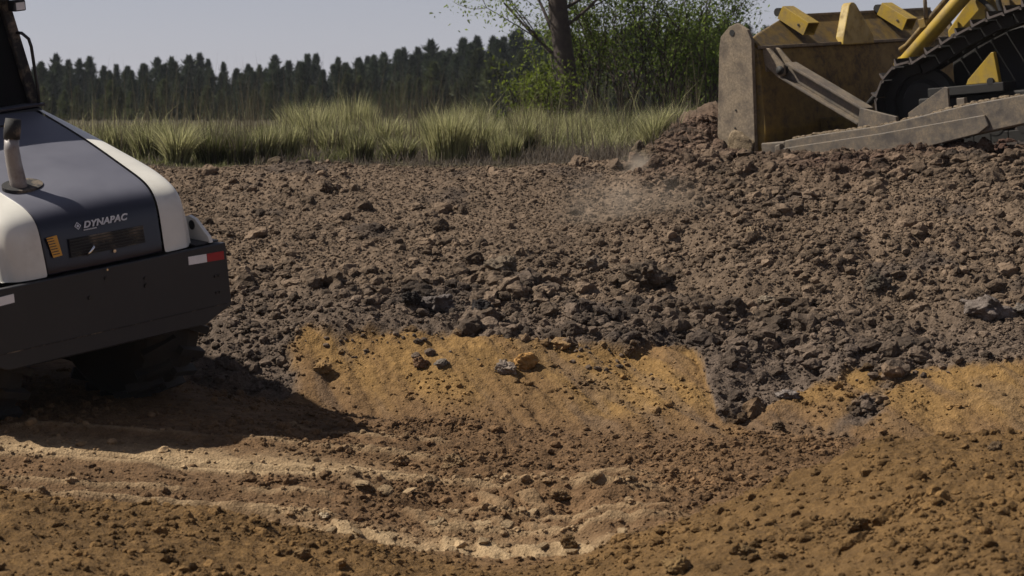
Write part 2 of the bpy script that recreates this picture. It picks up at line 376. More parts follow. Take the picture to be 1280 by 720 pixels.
M['bladesteel'] = paint('dusty_worn_blade_steel', (.105, .080, .056), .6, (.225, .175, .120), .36, .60, 5, 1.0, bmp=.45, fine=1)
M['armsteel'] = paint('dusty_grey_steel', (.070, .059, .050), .5, (.175, .136, .094), .34, .60, 6, 1.0, bmp=.45, updirt_sheen=.3, fine=1)
M['trackedge'] = paint('pale_track_steel', (.13, .11, .10), .5, (.05, .035, .025), .45, .75, 12, .8, metal=.5, bmp=.2)
M['trackdark'] = paint('dark_track_steel', (.007, .006, .005), .75, (.020, .015, .011), .45, .75, 8, .8, bmp=.4)

# ------------------------------------------------------------------ ground
def grow(a, step, end, k=1.18):
    out = []
    while abs(a) < abs(end): a += step; step *= k; out.append(a)
    return out
xd = np.arange(-5.9, 6.6, .0145); xl = grow(-5.9, -.03, -2600)[::-1]; xr = grow(6.6, .03, 2600)
yd = np.concatenate([np.arange(8.8, 12, .03), np.arange(12, 17.5, .017), np.arange(17.5, 27.6, .02)])
yl = grow(8.8, -.06, -1500)[::-1]; yr = grow(27.6, .03, 4500)
XS = np.concatenate([xl, xd, xr]); YS = np.concatenate([yl, yd, yr])
GX, GY = np.meshgrid(XS, YS); gx = GX.ravel(); gy = GY.ravel()
gz = H(gx, gy)
nx, ny = len(XS), len(YS)
idx = np.arange(nx*ny).reshape(ny, nx)
gf = np.stack([idx[:-1, :-1].ravel(), idx[:-1, 1:].ravel(), idx[1:, 1:].ravel(), idx[1:, :-1].ravel()], 1)
GZ = gz.reshape(ny, nx)
def Hg(x, y):
    """height read back from the mesh grid"""
    x = np.asarray(x, float); y = np.asarray(y, float)
    i = np.clip(np.searchsorted(XS, x)-1, 0, nx-2); j = np.clip(np.searchsorted(YS, y)-1, 0, ny-2)
    fx = (x-XS[i])/(XS[i+1]-XS[i]); fy = (y-YS[j])/(YS[j+1]-YS[j])
    return (GZ[j, i]*(1-fx)+GZ[j, i+1]*fx)*(1-fy)+(GZ[j+1, i]*(1-fx)+GZ[j+1, i+1]*fx)*fy
g = np_mesh('ground', np.stack([gx, gy, gz], 1), gf, M['soil'], colour(gx, gy), smooth=True)
tag(g, kind='structure')
def ground_hit(px, py):
    d = ray(px, py); t = np.linspace(9, 60, 6000); t = t/d[1]
    P = np.array([0, 0, CZ])[None]+d[None]*t[:, None]
    below = P[:, 2] < Hg(P[:, 0], P[:, 1]); k = int(np.argmax(below)); return P[k]

# ------------------------------------------------------------------ clods
def ico(sub):
    bm = bmesh.new(); bmesh.ops.create_icosphere(bm, subdivisions=sub, radius=1)
    v = np.array([x.co[:] for x in bm.verts]); f = np.array([[w.index for w in q.verts] for q in bm.faces]); bm.free(); return v, f
def lump(v, seed, amt):
    r = np.random.default_rng(seed); out = v.copy()
    for k in range(9):                                   # cut facets
        d = r.normal(size=3); d /= np.linalg.norm(d); lim = r.uniform(.55, .85)
        s = out@d; out -= np.outer(np.maximum(s-lim, 0)*.85, d)
    ph = r.uniform(0, 9, 3)
    for fr, a in ((2.3, amt), (5.1, amt*.5), (10.7, amt*.28)):
        q = v*fr+ph
        n = np.sin(q[:, 0]*1.3+q[:, 1])*np.cos(q[:, 1]*1.1+q[:, 2]*1.7)+np.sin(q[:, 2]*1.4+q[:, 0]*.7)*.6
        out *= (1+a*n)[:, None]
    return out
LOD = {}
for sub, amt, nn_ in ((1, .10, 14), (2, .13, 14), (3, .17, 14), (4, .13, 14), (5, .15, 6)):
    v, f = ico(sub); LOD[sub] = (np.array([lump(v, 100*sub+k, amt) for k in range(nn_)]), f)
def rot_mats(n):
    q = rng.normal(size=(n, 4)); q /= np.linalg.norm(q, axis=1)[:, None]; w, x, y, z = q.T
    return np.stack([np.stack([1-2*(y*y+z*z), 2*(x*y-z*w), 2*(x*z+y*w)], 1), np.stack([2*(x*y+z*w), 1-2*(x*x+z*z), 2*(y*z-x*w)], 1), np.stack([2*(x*z-y*w), 2*(y*z+x*w), 1-2*(x*x+y*y)], 1)], 1)
def scatter(x, y, s, sub, sink=.35, colmul=None):
    n = len(x); L, f = LOD[sub]
    if colmul is None: colmul = rng.uniform(.72, 1.32, n)
    base = L[rng.integers(0, len(L), n)] * s[:, None, None]
    base = np.einsum('nij,nvj->nvi', rot_mats(n), base)
    base[:, :, 2] *= rng.uniform(.6, .95, n)[:, None]
    P = np.stack([x, y, Hg(x, y)+s*(.62-sink*1.0)], 1)
    V = (base+P[:, None, :]).reshape(-1, 3)
    nv = L.shape[1]; Fc = (f[None]+(np.arange(n)*nv)[:, None, None]).reshape(-1, 3)
    c = np.clip(colour(x, y)*colmul[:, None], .01, .7)
    return V, Fc, np.repeat(c, nv, 0)
def samp(n, x0, x1, y0, y1, dens):
    x = rng.uniform(x0, x1, n*3); y = rng.uniform(y0, y1, n*3)
    inside = np.abs(x) < y*.232+.35
    k = (rng.uniform(size=n*3) < dens(x, y)) & inside
    return x[k][:n], y[k][:n]
def power(n, lo, hi, a=2.4):
    u = rng.uniform(size=n); return (lo**(1-a)+u*(hi**(1-a)-lo**(1-a)))**(1/(1-a))
def d_spoil(x, y):
    near, floor, bank, spoil, plat, tongue = zones(x, y)
    cl = .12+.88*sst(-.2, .3, fbm(x, y, 1.0, 4, 201)); low = 1-sst(.3, 4.5, y-y_top(x)); ri = sst(-.3, 1.8, x)
    return (spoil*(1-plat*.93)+bank*tongue*.9)*cl*np.clip(.16+.55*np.maximum(low, ri), 0, 1)
def d_floor(x, y):
    near, floor, bank, spoil, plat, tongue = zones(x, y); l1, l1b, l2 = lanes(x, y)
    return floor*(1-.92*np.clip(l1+l1b+l2+cleat(x, y), 0, 1))*(.25+.75*sst(-.1, .35, fbm(x, y*1.6, 1.6, 3, 203)))*(.35+.65*sst(-2.2, -.5, x))
def d_near(x, y):
    near, *_ = zones(x, y); return near*(.2+.8*sst(-.1, .4, fbm(x, y, 1.5, 3, 205)))
def d_bank(x, y):
    near, floor, bank, spoil, plat, tongue = zones(x, y)
    return bank*(1-tongue)*(.12+.88*sst(.1, .5, fbm(x, y, 1.8, 3, 207)))
def d_all(x, y):
    near, floor, bank, spoil, plat, tongue = zones(x, y); return spoil*(1-plat*.9)+bank*tongue
def d_big(x, y):
    near, floor, bank, spoil, plat, tongue = zones(x, y); low = 1-sst(.2, 3.2, y-y_top(x))
    return (spoil*(1-plat)+bank*tongue*.6)*np.clip(.08+.9*low+.35*sst(.5, 2, x), 0, 1)*sst(-.15, .3, fbm(x, y, 1.1, 3, 211))
def d_mid(x, y):
    near, floor, bank, spoil, plat, tongue = zones(x, y); low = 1-sst(.3, 3.6, y-y_top(x)); ri = sst(.4, 2.0, x)
    return (spoil*(1-plat)+bank*tongue*.8)*np.clip(.10+.6*low+.5*ri, 0, 1)*(.1+.9*sst(-.2, .3, fbm(x, y, 1.3, 3, 215)))
def slabs():
    L, f = LOD[4]; V = []; C = []; k = 0
    for v0, x0, x1, sp, big in ((13.75, -.55, 1.15, .125, 1), (14.2, -1.2, .7, .14, .9), (14.7, -1.5, .2, .16, .8), (13.35, -1.3, .5, .15, .8), (15.1, -1.7, -.6, .2, .7)):
        xx = x0
        while xx < x1:
            xx += sp*rng.uniform(.8, 1.3)
            if rng.uniform() < .38: continue
            yy = v0-.13*xx-.06*math.sin(xx*1.3+.5)+rng.normal(0, .035); b = L[k % 14]; k += 1
            q = np.sign(b)*np.abs(b)**.62*np.array([.044, .075, .016])*big*rng.uniform(.7, 1.25, 3)
            q = q*(1+.16*(vn(b[:, 0]*3+k, b[:, 1]*3+b[:, 2], 3)-.5))[:, None]
            a = .35+rng.normal(0, .3); tl = rng.normal(.10, .16); ca, sa = math.cos(a), math.sin(a)
            q[:, 2] += q[:, 1]*tl+q[:, 0]*rng.normal(0, .15); q = np.stack([q[:, 0]*ca+q[:, 1]*sa, -q[:, 0]*sa+q[:, 1]*ca, q[:, 2]], 1)
            V.append(q+np.array([xx, yy, float(Hg(xx, yy))+.007])); C.append(np.tile(C_TAN*rng.uniform(.55, 1.05), (len(q), 1)))
    n = len(V); Fc = (f[None]+(np.arange(n)*len(L[0]))[:, None, None]).reshape(-1, 3)
    return np.concatenate(V), Fc, np.concatenate(C)
def d_spill(x, y):
    near, floor, bank, spoil, plat, tongue = zones(x, y); return bank*np.exp(-((y_top(x)-y)/.35)**2)*sst(-.1, .35, fbm(x, y, 1.4, 3, 213))
parts = []
def put(n, reg, dens, lo, hi, sub, a=2.4, sink=.35, cm=None):
    x, y = samp(n, *reg, dens); s = power(len(x), lo, hi, a); parts.append(scatter(x, y, s, sub, sink, None if cm is None else rng.uniform(*cm, len(x))))
SP = (-6, 6.6, 17, 28); FLr = (-4, 4.2, 12.6, 18.5); NR = (-3.6, 3.8, 9.2, 14.3)
put(60000, SP, d_all, .007, .020, 1, 1.6, .3)
put(22000, SP, d_spoil, .012, .028, 1, 1.9)
put(11000, SP, d_mid, .020, .062, 2, 2.4, .35, (.55, 1.45))
put(3800, SP, d_big, .040, .125, 3, 2.4, .45, (.5, 1.4))
put(26000, FLr, d_floor, .006, .018, 1, 2.0)
put(3600, FLr, d_floor, .014, .042, 2, 2.6, .45)
put(260, FLr, d_floor, .03, .06, 3, 2.6, .6)
xs_, ys_ = samp(1500, -2.0, 4.3, 16.2, 19, d_spill); ss_ = power(len(xs_), .009, .05, 2.4); V_, F_, c_ = scatter(xs_, ys_, ss_, 2)
c_ = np.repeat(colour(xs_, ys_+.6)*rng.uniform(.7, 1.2, len(xs_))[:, None], len(c_)//len(xs_), 0); parts.append((V_, F_, c_))
put(9500, NR, d_near, .006, .018, 1, 2.0)
put(2300, NR, d_near, .015, .045, 2, 2.5, .45)
put(90, NR, d_near, .035, .06, 3, 2.5, .6)
put(3500, (-2.2, 4.3, 16, 19.2), d_bank, .007, .022, 1, 2.2)
put(260, (-2.2, 4.3, 16, 19.2), d_bank, .02, .05, 3, 2.6, .4)
parts.append(slabs())
off = 0; VV = []; FF = []; CC = []
for V, Fc, c in parts: VV.append(V); FF.append(Fc+off); CC.append(c); off += len(V)
cl = np_mesh('loose_soil_clods', np.concatenate(VV), np.concatenate(FF), M['clod'], np.concatenate(CC), smooth=False)
tag(cl, 'loose crumbs and small clods of soil strewn over the slope, trench and mounds', 'soil clods', kind='stuff')
del VV, FF, CC, parts

# the clods big enough to point at
BIG = [  # px, py, radius px (w), flat, tint, label
 (655, 452, 15, .9, (.36, .20, .07), 'ochre brown clod bulging out of the yellow bank face, rightmost of the pair'),
 (632, 458, 15, .8, (.25, .20, .16), 'grey clod stuck in the yellow bank, left half of the pair'),
 (806, 340, 34, .75, (.12, .09, .065), 'largest dark brown clod in the middle of the grey slope'),
 (548, 376, 24, .7, (.13, .11, .10), 'wide broken grey clod just above the yellow bank, left of the black one'),
 (514, 372, 13, .9, (.04, .034, .03), 'small blackish clod at the left end of a broken grey clod'),
 (603, 388, 17, 1.0, (.035, .03, .028), 'jagged black wet clod standing just above the yellow bank'),
 (630, 335, 20, .95, (.16, .125, .09), 'upright brown lump on the slope above the jagged black clod'),
 (742, 330, 16, .9, (.15, .115, .085), 'round brown clod left of the largest dark clod'),
 (1232, 380, 32, .7, (.17, .14, .12), 'big crumbling grey clod near the right edge of the slope'),
 (1096, 352, 17, .85, (.10, .08, .06), 'dark clod low on the slope under the push arm'),
 (1278, 385, 12, .8, (.14, .12, .10), 'grey clod cut by the right edge of the frame'),
 (500, 576, 12, .9, (.20, .125, .065), 'brown lump on the trench floor, left of two'),
 (566, 577, 15, .85, (.24, .16, .085), 'squarish brown lump on the trench floor, right of two'),
 (406, 643, 9, .7, (.50, .40, .27), 'pale flat stone lying alone on the trench floor'),
 (710, 677, 13, 1.1, (.16, .10, .045), 'pointed dark clod on the crest of the near mound'),
 (972, 532, 11, .9, (.11, .075, .045), 'lone dark round clod on the yellow bank at right'),
 (525, 452, 10, .9, (.20, .12, .07), 'brown clod with a deep shadow in the yellow bank'),
 (552, 452, 10, .7, (.20, .17, .14), 'grey flat clod lodged in the yellow bank left of centre'),
 (786, 438, 9, .9, (.15, .10, .06), 'small dark clod near the upper edge of the yellow bank'),
 (402, 458, 14, .7, (.26, .16, .07), 'brown clod beside the tip of the roller shadow'),
 (940, 293, 8, 1.5, (.27, .20, .13), 'upright tan block standing on the dark slope'),
 (838, 228, 10, .9, (.08, .06, .045), 'dark round clod high on the heap left of the blade'),
 (958, 372, 14, .55, (.25, .20, .145), 'flat pale brown clod lying mid slope at right'),
 (1070, 655, 14, .9, (.17, .105, .045), 'dark blurred clod on the right near mound'),
 (848, 706, 20, .8, (.22, .14, .06), 'large blurred clod at the bottom edge of the picture'),
 (935, 690, 13, .8, (.17, .11, .05), 'blurred dark clod low on the near mound'),
 (1245, 558, 9, 1.0, (.12, .08, .045), 'dark clod on the skyline of the near mound at far right'),
 (378, 690, 12, .9, (.19, .12, .055), 'dark clod on the low middle of the near mound'),
 (985, 490, 15, .6, (.20, .17, .15), 'grey clod in the tongue of soil across the yellow bank'),
 (700, 618, 12, .7, (.19, .12, .06), 'brown lump between pale slabs on the trench floor'),
]
for k, (px, py, rp, flat, tint, lab) in enumerate(BIG):
    P = ground_hit(px, py+rp*.5); s = rp*P[1]/F
    sub = 5; L, f = LOD[sub]; v = L[k % 6]*s*.86; a = random.random()*6.28
    v = v@np.array([[math.cos(a), -math.sin(a), 0], [math.sin(a), math.cos(a), 0], [0, 0, 1]]); v[:, 0] *= 1.12; v[:, 2] *= flat
    q = v/s*6; t3n = lambda f_, sd_: (vn(q[:, 0]*f_+k, q[:, 1]*f_, sd_)+vn(q[:, 1]*f_, q[:, 2]*f_+k, sd_+1)+vn(q[:, 2]*f_+k, q[:, 0]*f_, sd_+2))/3-.5
    nn = .75*t3n(.35, 5)-.5*np.abs(t3n(.8, 15))*1.6+.25*t3n(1.8, 25)+.14*t3n(4, 35); v *= (1.08+nn)[:, None]
    c = np.array(tint)[None]*.78*(1+.5*(vn(q[:, 0]*.6+k, q[:, 1]*.6+q[:, 2]*.5, 9)-.5))[:, None]
    nm = 'stone' if 'stone' in lab else 'soil_clod'
    o = np_mesh(nm, v, f, M['clod'], c, smooth=True); o.location = (P[0], P[1], float(Hg(P[0], P[1]))+s*flat*.42)
    tag(o, lab, 'stone' if nm == 'stone' else 'clod', 'large clods on the slope, bank, trench and near mound' if nm != 'stone' else None)

# ------------------------------------------------------------------ grass and plants
def blades(x, y, hgt, col, width=.008, lean=.35, seg=3, z=None, splay=None):
    n = len(x); th = rng.uniform(0, 2*math.pi, n); dirx = np.cos(th); diry = np.sin(th)
    if splay is not None: dirx, diry = splay
    ln = lean*rng.uniform(.3, 1.3, n)*hgt
    fa = rng.uniform(0, math.pi, n); wx = np.cos(fa)*width; wy = np.sin(fa)*width
    if z is None: z = Hg(x, y)-.02
    V = []
    for k in range(seg+1):
        t = k/seg; w = (1-t)**.7; cx = x+dirx*ln*t**2; cy = y+diry*ln*t**2; cz = z+hgt*(t-.22*(ln/np.maximum(hgt, .01))*t*t)
        V.append(np.stack([cx-wx*w, cy-wy*w, cz], 1)); V.append(np.stack([cx+wx*w, cy+wy*w, cz], 1))
    V = np.stack(V, 1); m = 2*(seg+1)
    f = np.array([[2*k, 2*k+1, 2*k+3, 2*k+2] for k in range(seg)]); Fc = (f[None]+(np.arange(n)*m)[:, None, None]).reshape(-1, 4)
    tcol = np.repeat(col[:, None, :], m, 1)
    tcol = tcol*np.linspace(.85, 1.15, m)[None, :, None]
    return V.reshape(-1, 3), Fc, tcol.reshape(-1, 3)
M['grass'] = leaf_mat('grass_blades', None, .5)
G_PALE = np.array((.34, .325, .165)); G_GREEN = np.array((.110, .115, .045)); G_DRY = np.array((.120, .098, .078)); G_STRAW = np.array((.24, .20, .13))
n = 125000
gx_ = rng.uniform(-1, 1, n); n = len(gx_); gy_ = 25.2+rng.uniform(0, 1, n)**1.7*34
gx_ = gx_*(gy_*.24+.7)
front = gy_ > y_plat(gx_)+.45+.95*fbm(gx_, gy_, .9, 4, 301)
ins = (np.abs(gx_) < gy_*.24+.6) & ~((gx_ > 2.0-.0*(gy_)) & (gy_ < 32.5) & (gx_ < 9)) & front
patch = fbm(gx_, gy_*.8, .55, 3, 303)
keep = ins & (rng.uniform(size=n) < .45+.55*sst(-.3, .2, fbm(gx_, gy_, .8, 3, 305)))
gx_, gy_, patch = gx_[keep], gy_[keep], patch[keep]
dry = sst(-.12, .12, fbm(gx_, gy_*.7, .5, 3, 307) + .25*np.exp(-((gx_-.9)/.9)**2)*np.exp(-((gy_-28.5)/1.6)**2))
col = np.where(rng.uniform(size=len(gx_))[:, None] < dry[:, None], G_DRY, np.where(rng.uniform(size=len(gx_))[:, None] < .12+.6*sst(0, .3, patch)[:, None], G_PALE, G_GREEN))
col = col*rng.uniform(.5, 1.3, len(gx_))[:, None]
ht = (.12+.17*sst(25.8, 28, gy_)+.10*sst(28, 34, gy_)+.12*sst(-1, 1.5, gx_)*sst(30, 36, gy_))*(.80+.20*sst(-3.2, -1.6, gx_*28/gy_))*rng.uniform(.55, 1.25, len(gx_))*(.75+.5*sst(-.3, .3, patch))*(1-.3*dry)
ht = ht*(1+.9*(rng.uniform(size=len(ht)) < .06))
V, Fc, c = blades(gx_, gy_, ht, col, .0050+.0002*(gy_-25), .5)
o = np_mesh('grass', V, Fc, M['grass'], c); tag(o, 'mixed green and dry grass covering the plateau behind the soil slope', 'grass', kind='stuff')
# tussocks
TUS = [(560, 196, 27.4, .62, .60, 1, 'brightest pale tussock, near the middle of the grass edge'),
 (632, 196, 27.2, .42, .45, .7, 'low green tussock right beside the brightest pale tussock'),
 (352, 190, 28.5, .50, .60, .75, 'tall green tussock behind the left part of the grass edge'),
 (420, 180, 30, .52, .6, .7, 'bushy tussock behind a strip of dry weeds, left of centre'),
 (395, 176, 30.8, .60, .6, .8, 'tall pale tussock left of a bushy tussock'),
 (222, 214, 26.3, .42, .35, .95, 'small pale tussock right behind the roller hood'),
 (190, 205, 27.6, .50, .55, .5, 'green tussock half hidden by the white roller fender'),
 (265, 212, 26.6, .42, .5, .15, 'dark olive tussock between the roller and the dry weeds'),
 (300, 212, 26.5, .38, .4, .1, 'dark low tussock right of the olive one'),
 (480, 172, 31, .45, .55, .85, 'pale tussock at the far edge left of the brightest one'),
 (520, 168, 32, .5, .6, .8, 'far pale tussock just left of the brightest tussock'),
 (660, 150, 34.5, .55, .7, .9, 'pale far tussock left of the tree trunk'),
 (740, 152, 34.5, .55, .7, .85, 'pale far tussock right of the tree trunk'),
 (700, 154, 34, .45, .6, .9, 'pale tussock at the foot of the tree'),
 (816, 186, 28.2, .42, .4, .8, 'thin upright tussock beside the heap of fresh soil'),
 (860, 156, 33.5, .55, .6, .9, 'yellowish far tussock next to the bulldozer blade'),
 (600, 190, 28.2, .55, .5, .8, 'pale tussock behind and right of the brightest one'),
 (450, 196, 27.3, .3, .4, .35, 'short green tussock at the front grass edge, left of the brightest one')]
TUS += [(150, 190, 29.5, .45, .6, .6, 'pale tussock above the top edge of the roller hood'),
 (330, 196, 27.6, .36, .4, .5, 'narrow tussock right of the dark low tussock'),
 (545, 175, 30.2, .55, .5, .95, 'silvery tussock rising just behind the brightest one'),
 (585, 150, 34, .6, .7, .7, 'far tussock on the right of the silvery one'),
 (700, 150, 35.5, .7, .9, .95, 'broad yellow far tussock under the tree branches'),
 (780, 160, 32.5, .5, .6, .5, 'green far tussock below the leafy shrubs'),
 (830, 165, 31.5, .5, .5, .75, 'pale tussock between the shrubs and the soil heap'),
 (440, 170, 32, .6, .8, .9, 'broad pale tussock in the far row left of centre'),
 (380, 165, 33, .6, .7, .85, 'pale tussock at the left end of the far row'),
 (500, 192, 28, .33, .45, .45, 'low green tussock between dry weeds and the brightest one'),
 (650, 180, 29.5, .45, .6, .6, 'green tussock in front of the broad yellow one')]
for px, py, Y, hh, w, pale, lab in TUS:
    x0 = (px-640)/F*Y; n = int(1300*w/.5); th = rng.uniform(0, 2*math.pi, n); rr = np.sqrt(rng.uniform(0, 1, n))
    hh *= rng.uniform(1.0, 1.5); le_ = rng.uniform(.18, .55); bx = rr*np.cos(th)*w*.36; by = rr*np.sin(th)*w*.36
    cc = np.where(rng.uniform(size=n)[:, None] < pale*.75, G_PALE*1.15, np.where(rng.uniform(size=n)[:, None] < .25, G_DRY, G_GREEN*(.7+.5*pale)))*rng.uniform(.6, 1.25, n)[:, None]
    z0 = float(Hg(x0, Y))
    V, Fc, c = blades(bx, by, hh*rng.uniform(.5, 1.15, n)*(1-.25*rr), cc, .0055, le_, 4, z=Hg(bx+x0, by+Y)-z0-.02, splay=(np.cos(th+rng.normal(0, .5, n)), np.sin(th+rng.normal(0, .5, n))))
    o = np_mesh('grass_tussock', V, Fc, M['grass'], c); o.location = (x0, Y, z0); tag(o, lab, 'grass tussock', 'grass tussocks along the plateau edge')
# dry stalks
n = 1500; cx = rng.choice([-5.0, -4.0, -3.2, -1.6, -1.3, -1.0, 2.7, 2.4, 1.0, -2.6, .2], n); sx = cx+rng.normal(0, .45, n); sy = rng.uniform(28, 37, n)
sx = sx*sy/30; ok = ~((sx > 2.2) & (sy < 33)); sx, sy = sx[ok], sy[ok]; n = len(sx)
V, Fc, c = blades(sx, sy, rng.uniform(.5, 1.35, n)*(.75+.35*(sy > 32)), (G_STRAW*.5)*rng.uniform(.5, 1.2, n)[:, None], .0045, .15, 3)
o = np_mesh('dry_stalks', V, Fc, M['grass'], c); tag(o, 'thin dry grass stalks standing taller than the grass before the wood', 'dry stalks', kind='stuff')

def leaf_cloud(cen, n, size, nrm_rand=1.0):
    """small diamond leaves at points"""
    r = rng.normal(size=(n, 3)); r /= np.linalg.norm(r, axis=1)[:, None]; q = rng.normal(size=(n, 3)); q -= r*(q*r).sum(1)[:, None]; q /= np.linalg.norm(q, axis=1)[:, None]
    s = size*rng.uniform(.6, 1.3, n)[:, None]
    V = np.stack([cen-r*s, cen+q*s*.45, cen+r*s, cen-q*s*.45], 1).reshape(-1, 3)
    return V, np.arange(n*4).reshape(-1, 4)
def limb(mb, p, d, L, r, depth, tips, spread=.55, up=.15):
    pts = [Vector(p)]; dd = Vector(d).normalized(); k = 5
    for i in range(k):
        dd = (dd+Vector((random.gauss(0, .12), random.gauss(0, .12), random.gauss(0, .08)+up*.25))).normalized(); pts.append(pts[-1]+dd*L/k)
        if depth <= 1: tips.append((pts[-1], r))
    mb.tube(pts, [r*(1-.55*i/k) for i in range(k+1)], 7 if r > .03 else 4, cap=False)
    if depth > 0:
        for i in range(random.choice((3, 4))):
            b = pts[random.randint(2, k)]; nd = (dd+Vector((random.gauss(0, spread), random.gauss(0, spread), random.gauss(0, spread*.6)+up))).normalized()
            limb(mb, b, nd, L*random.uniform(.5, .75), r*.5, depth-1, tips, spread, up)
M['bark'] = paint('tree_bark', (.050, .036, .030), .9, (.09, .07, .05), .45, .7, 9, .7, bmp=1.0)
M['leaf_a'] = leaf_mat('young_green_leaves', (.13, .17, .030), .6); M['leaf_b'] = leaf_mat('bush_leaves', (.125, .170, .034), .6); M['leaf_c'] = leaf_mat('lime_leaves', (.15, .19, .03), .6)
def crown_obj(parent, tips, per, rad, size, mat, name='crown'):
    T = np.array([t[0][:] for t in tips]); c = np.repeat(T, per, 0)+rng.normal(0, rad, (len(T)*per, 3))
    V, Fc = leaf_cloud(c, len(c), size); return np_mesh(name, V, Fc, mat, parent=parent)
# tree
TY = 40.; tx = (714-640)/F*TY; tz = float(Hg(tx, TY))
t = empty('broadleaf_tree', (tx, TY, tz)); tag(t, 'young broadleaf tree with a dark leaning trunk behind the grass', 'tree')
mb = MB(); tips = []
tr = [(0, 0, -.2), (-.02, 0, .5), (-.06, 0, 1.0), (-.14, .02, 1.6), (-.22, .02, 2.2), (-.27, .03, 2.9), (-.35, .02, 3.8), (-.4, 0, 4.9), (-.5, .1, 6.2)]
mb.tube(tr, [.24, .19, .18, .165, .16, .14, .12, .09, .05], 14)
random.seed(21)
for zz, dx, dy, L in ((1.35, -1, .2, 1.5), (1.7, -.9, .5, 1.7), (1.9, 1, -.3, 1.6), (2.3, -1, -.2, 1.9), (2.2, .9, .5, 1.8), (2.8, -.9, .6, 1.9), (2.9, 1, -.4, 2.0), (3.4, -1, -.3, 2.0), (3.6, .9, .2, 2.1), (4.2, -.8, .4, 2), (4.4, .8, -.6, 2), (5, -.6, -.5, 1.8), (5.4, .6, .5, 1.7), (6, -.1, .2, 1.6)):
    i = max(k for k in range(len(tr)) if tr[k][2] <= zz); a = Vector(tr[i]); b = Vector(tr[min(i+1, len(tr)-1)]); p = a.lerp(b, (zz-a.z)/max(b.z-a.z, .1)) if b != a else a
    limb(mb, p, (dx, dy, .75), L, .034, 2, tips, .6, .2)
mb.build('trunk', M['bark'], t, smooth=True)
crown_obj(t, random.sample(tips, int(len(tips)*.85)), 18, .17, .034, M['leaf_a'])
def shrub(px, Y, w, h, stems, label, mat, per=6, leafs=.04, seed=1, depth=2, name='shrub', keep=1.0):
    random.seed(seed); x = (px-640)/F*Y; z = float(Hg(x, Y)); s = empty(name, (x, Y, z)); tag(s, label, 'shrub', 'shrubs around the tree')
    mb = MB(); tips = []
    for k in range(stems):
        a = random.random()*6.28; r = random.uniform(.05, w*.28)
        limb(mb, (math.cos(a)*r, math.sin(a)*r, -.1), (math.cos(a)*w*.42/h, math.sin(a)*w*.42/h, 1), h*.62, .028, depth, tips, .42, .12)
    mb.build('stems', M['bark'], s, smooth=True)
    tips = random.sample(tips, int(len(tips)*keep)); crown_obj(s, tips, per, .11, leafs, mat, 'foliage')
shrub(800, 41, 2.4, 3.1, 17, 'tall leafy shrub right of the tree trunk, widest of the shrubs', M['leaf_b'], 8, .034, 3, keep=.75)
shrub(868, 40, 1.7, 2.5, 12, 'bushy green shrub nearest the bulldozer blade', M['leaf_b'], 8, .034, 4, keep=.75)
shrub(745, 42, 1.3, 2.6, 9, 'slender bright shrub just right of the trunk', M['leaf_a'], 7, .034, 5, keep=.8)
shrub(672, 38.5, 1.0, 1.35, 8, 'low lime green sapling bush left of the trunk', M['leaf_c'], 4, .040, 6, keep=.8)
shrub(835, 43, 2.6, 2.6, 14, 'dense dark shrub standing behind the others', M['leaf_b'], 6, .034, 8, keep=.6)
shrub(905, 44, 1.6, 1.9, 9, 'shrub partly hidden behind the blade end plate', M['leaf_b'], 6, .042, 9)

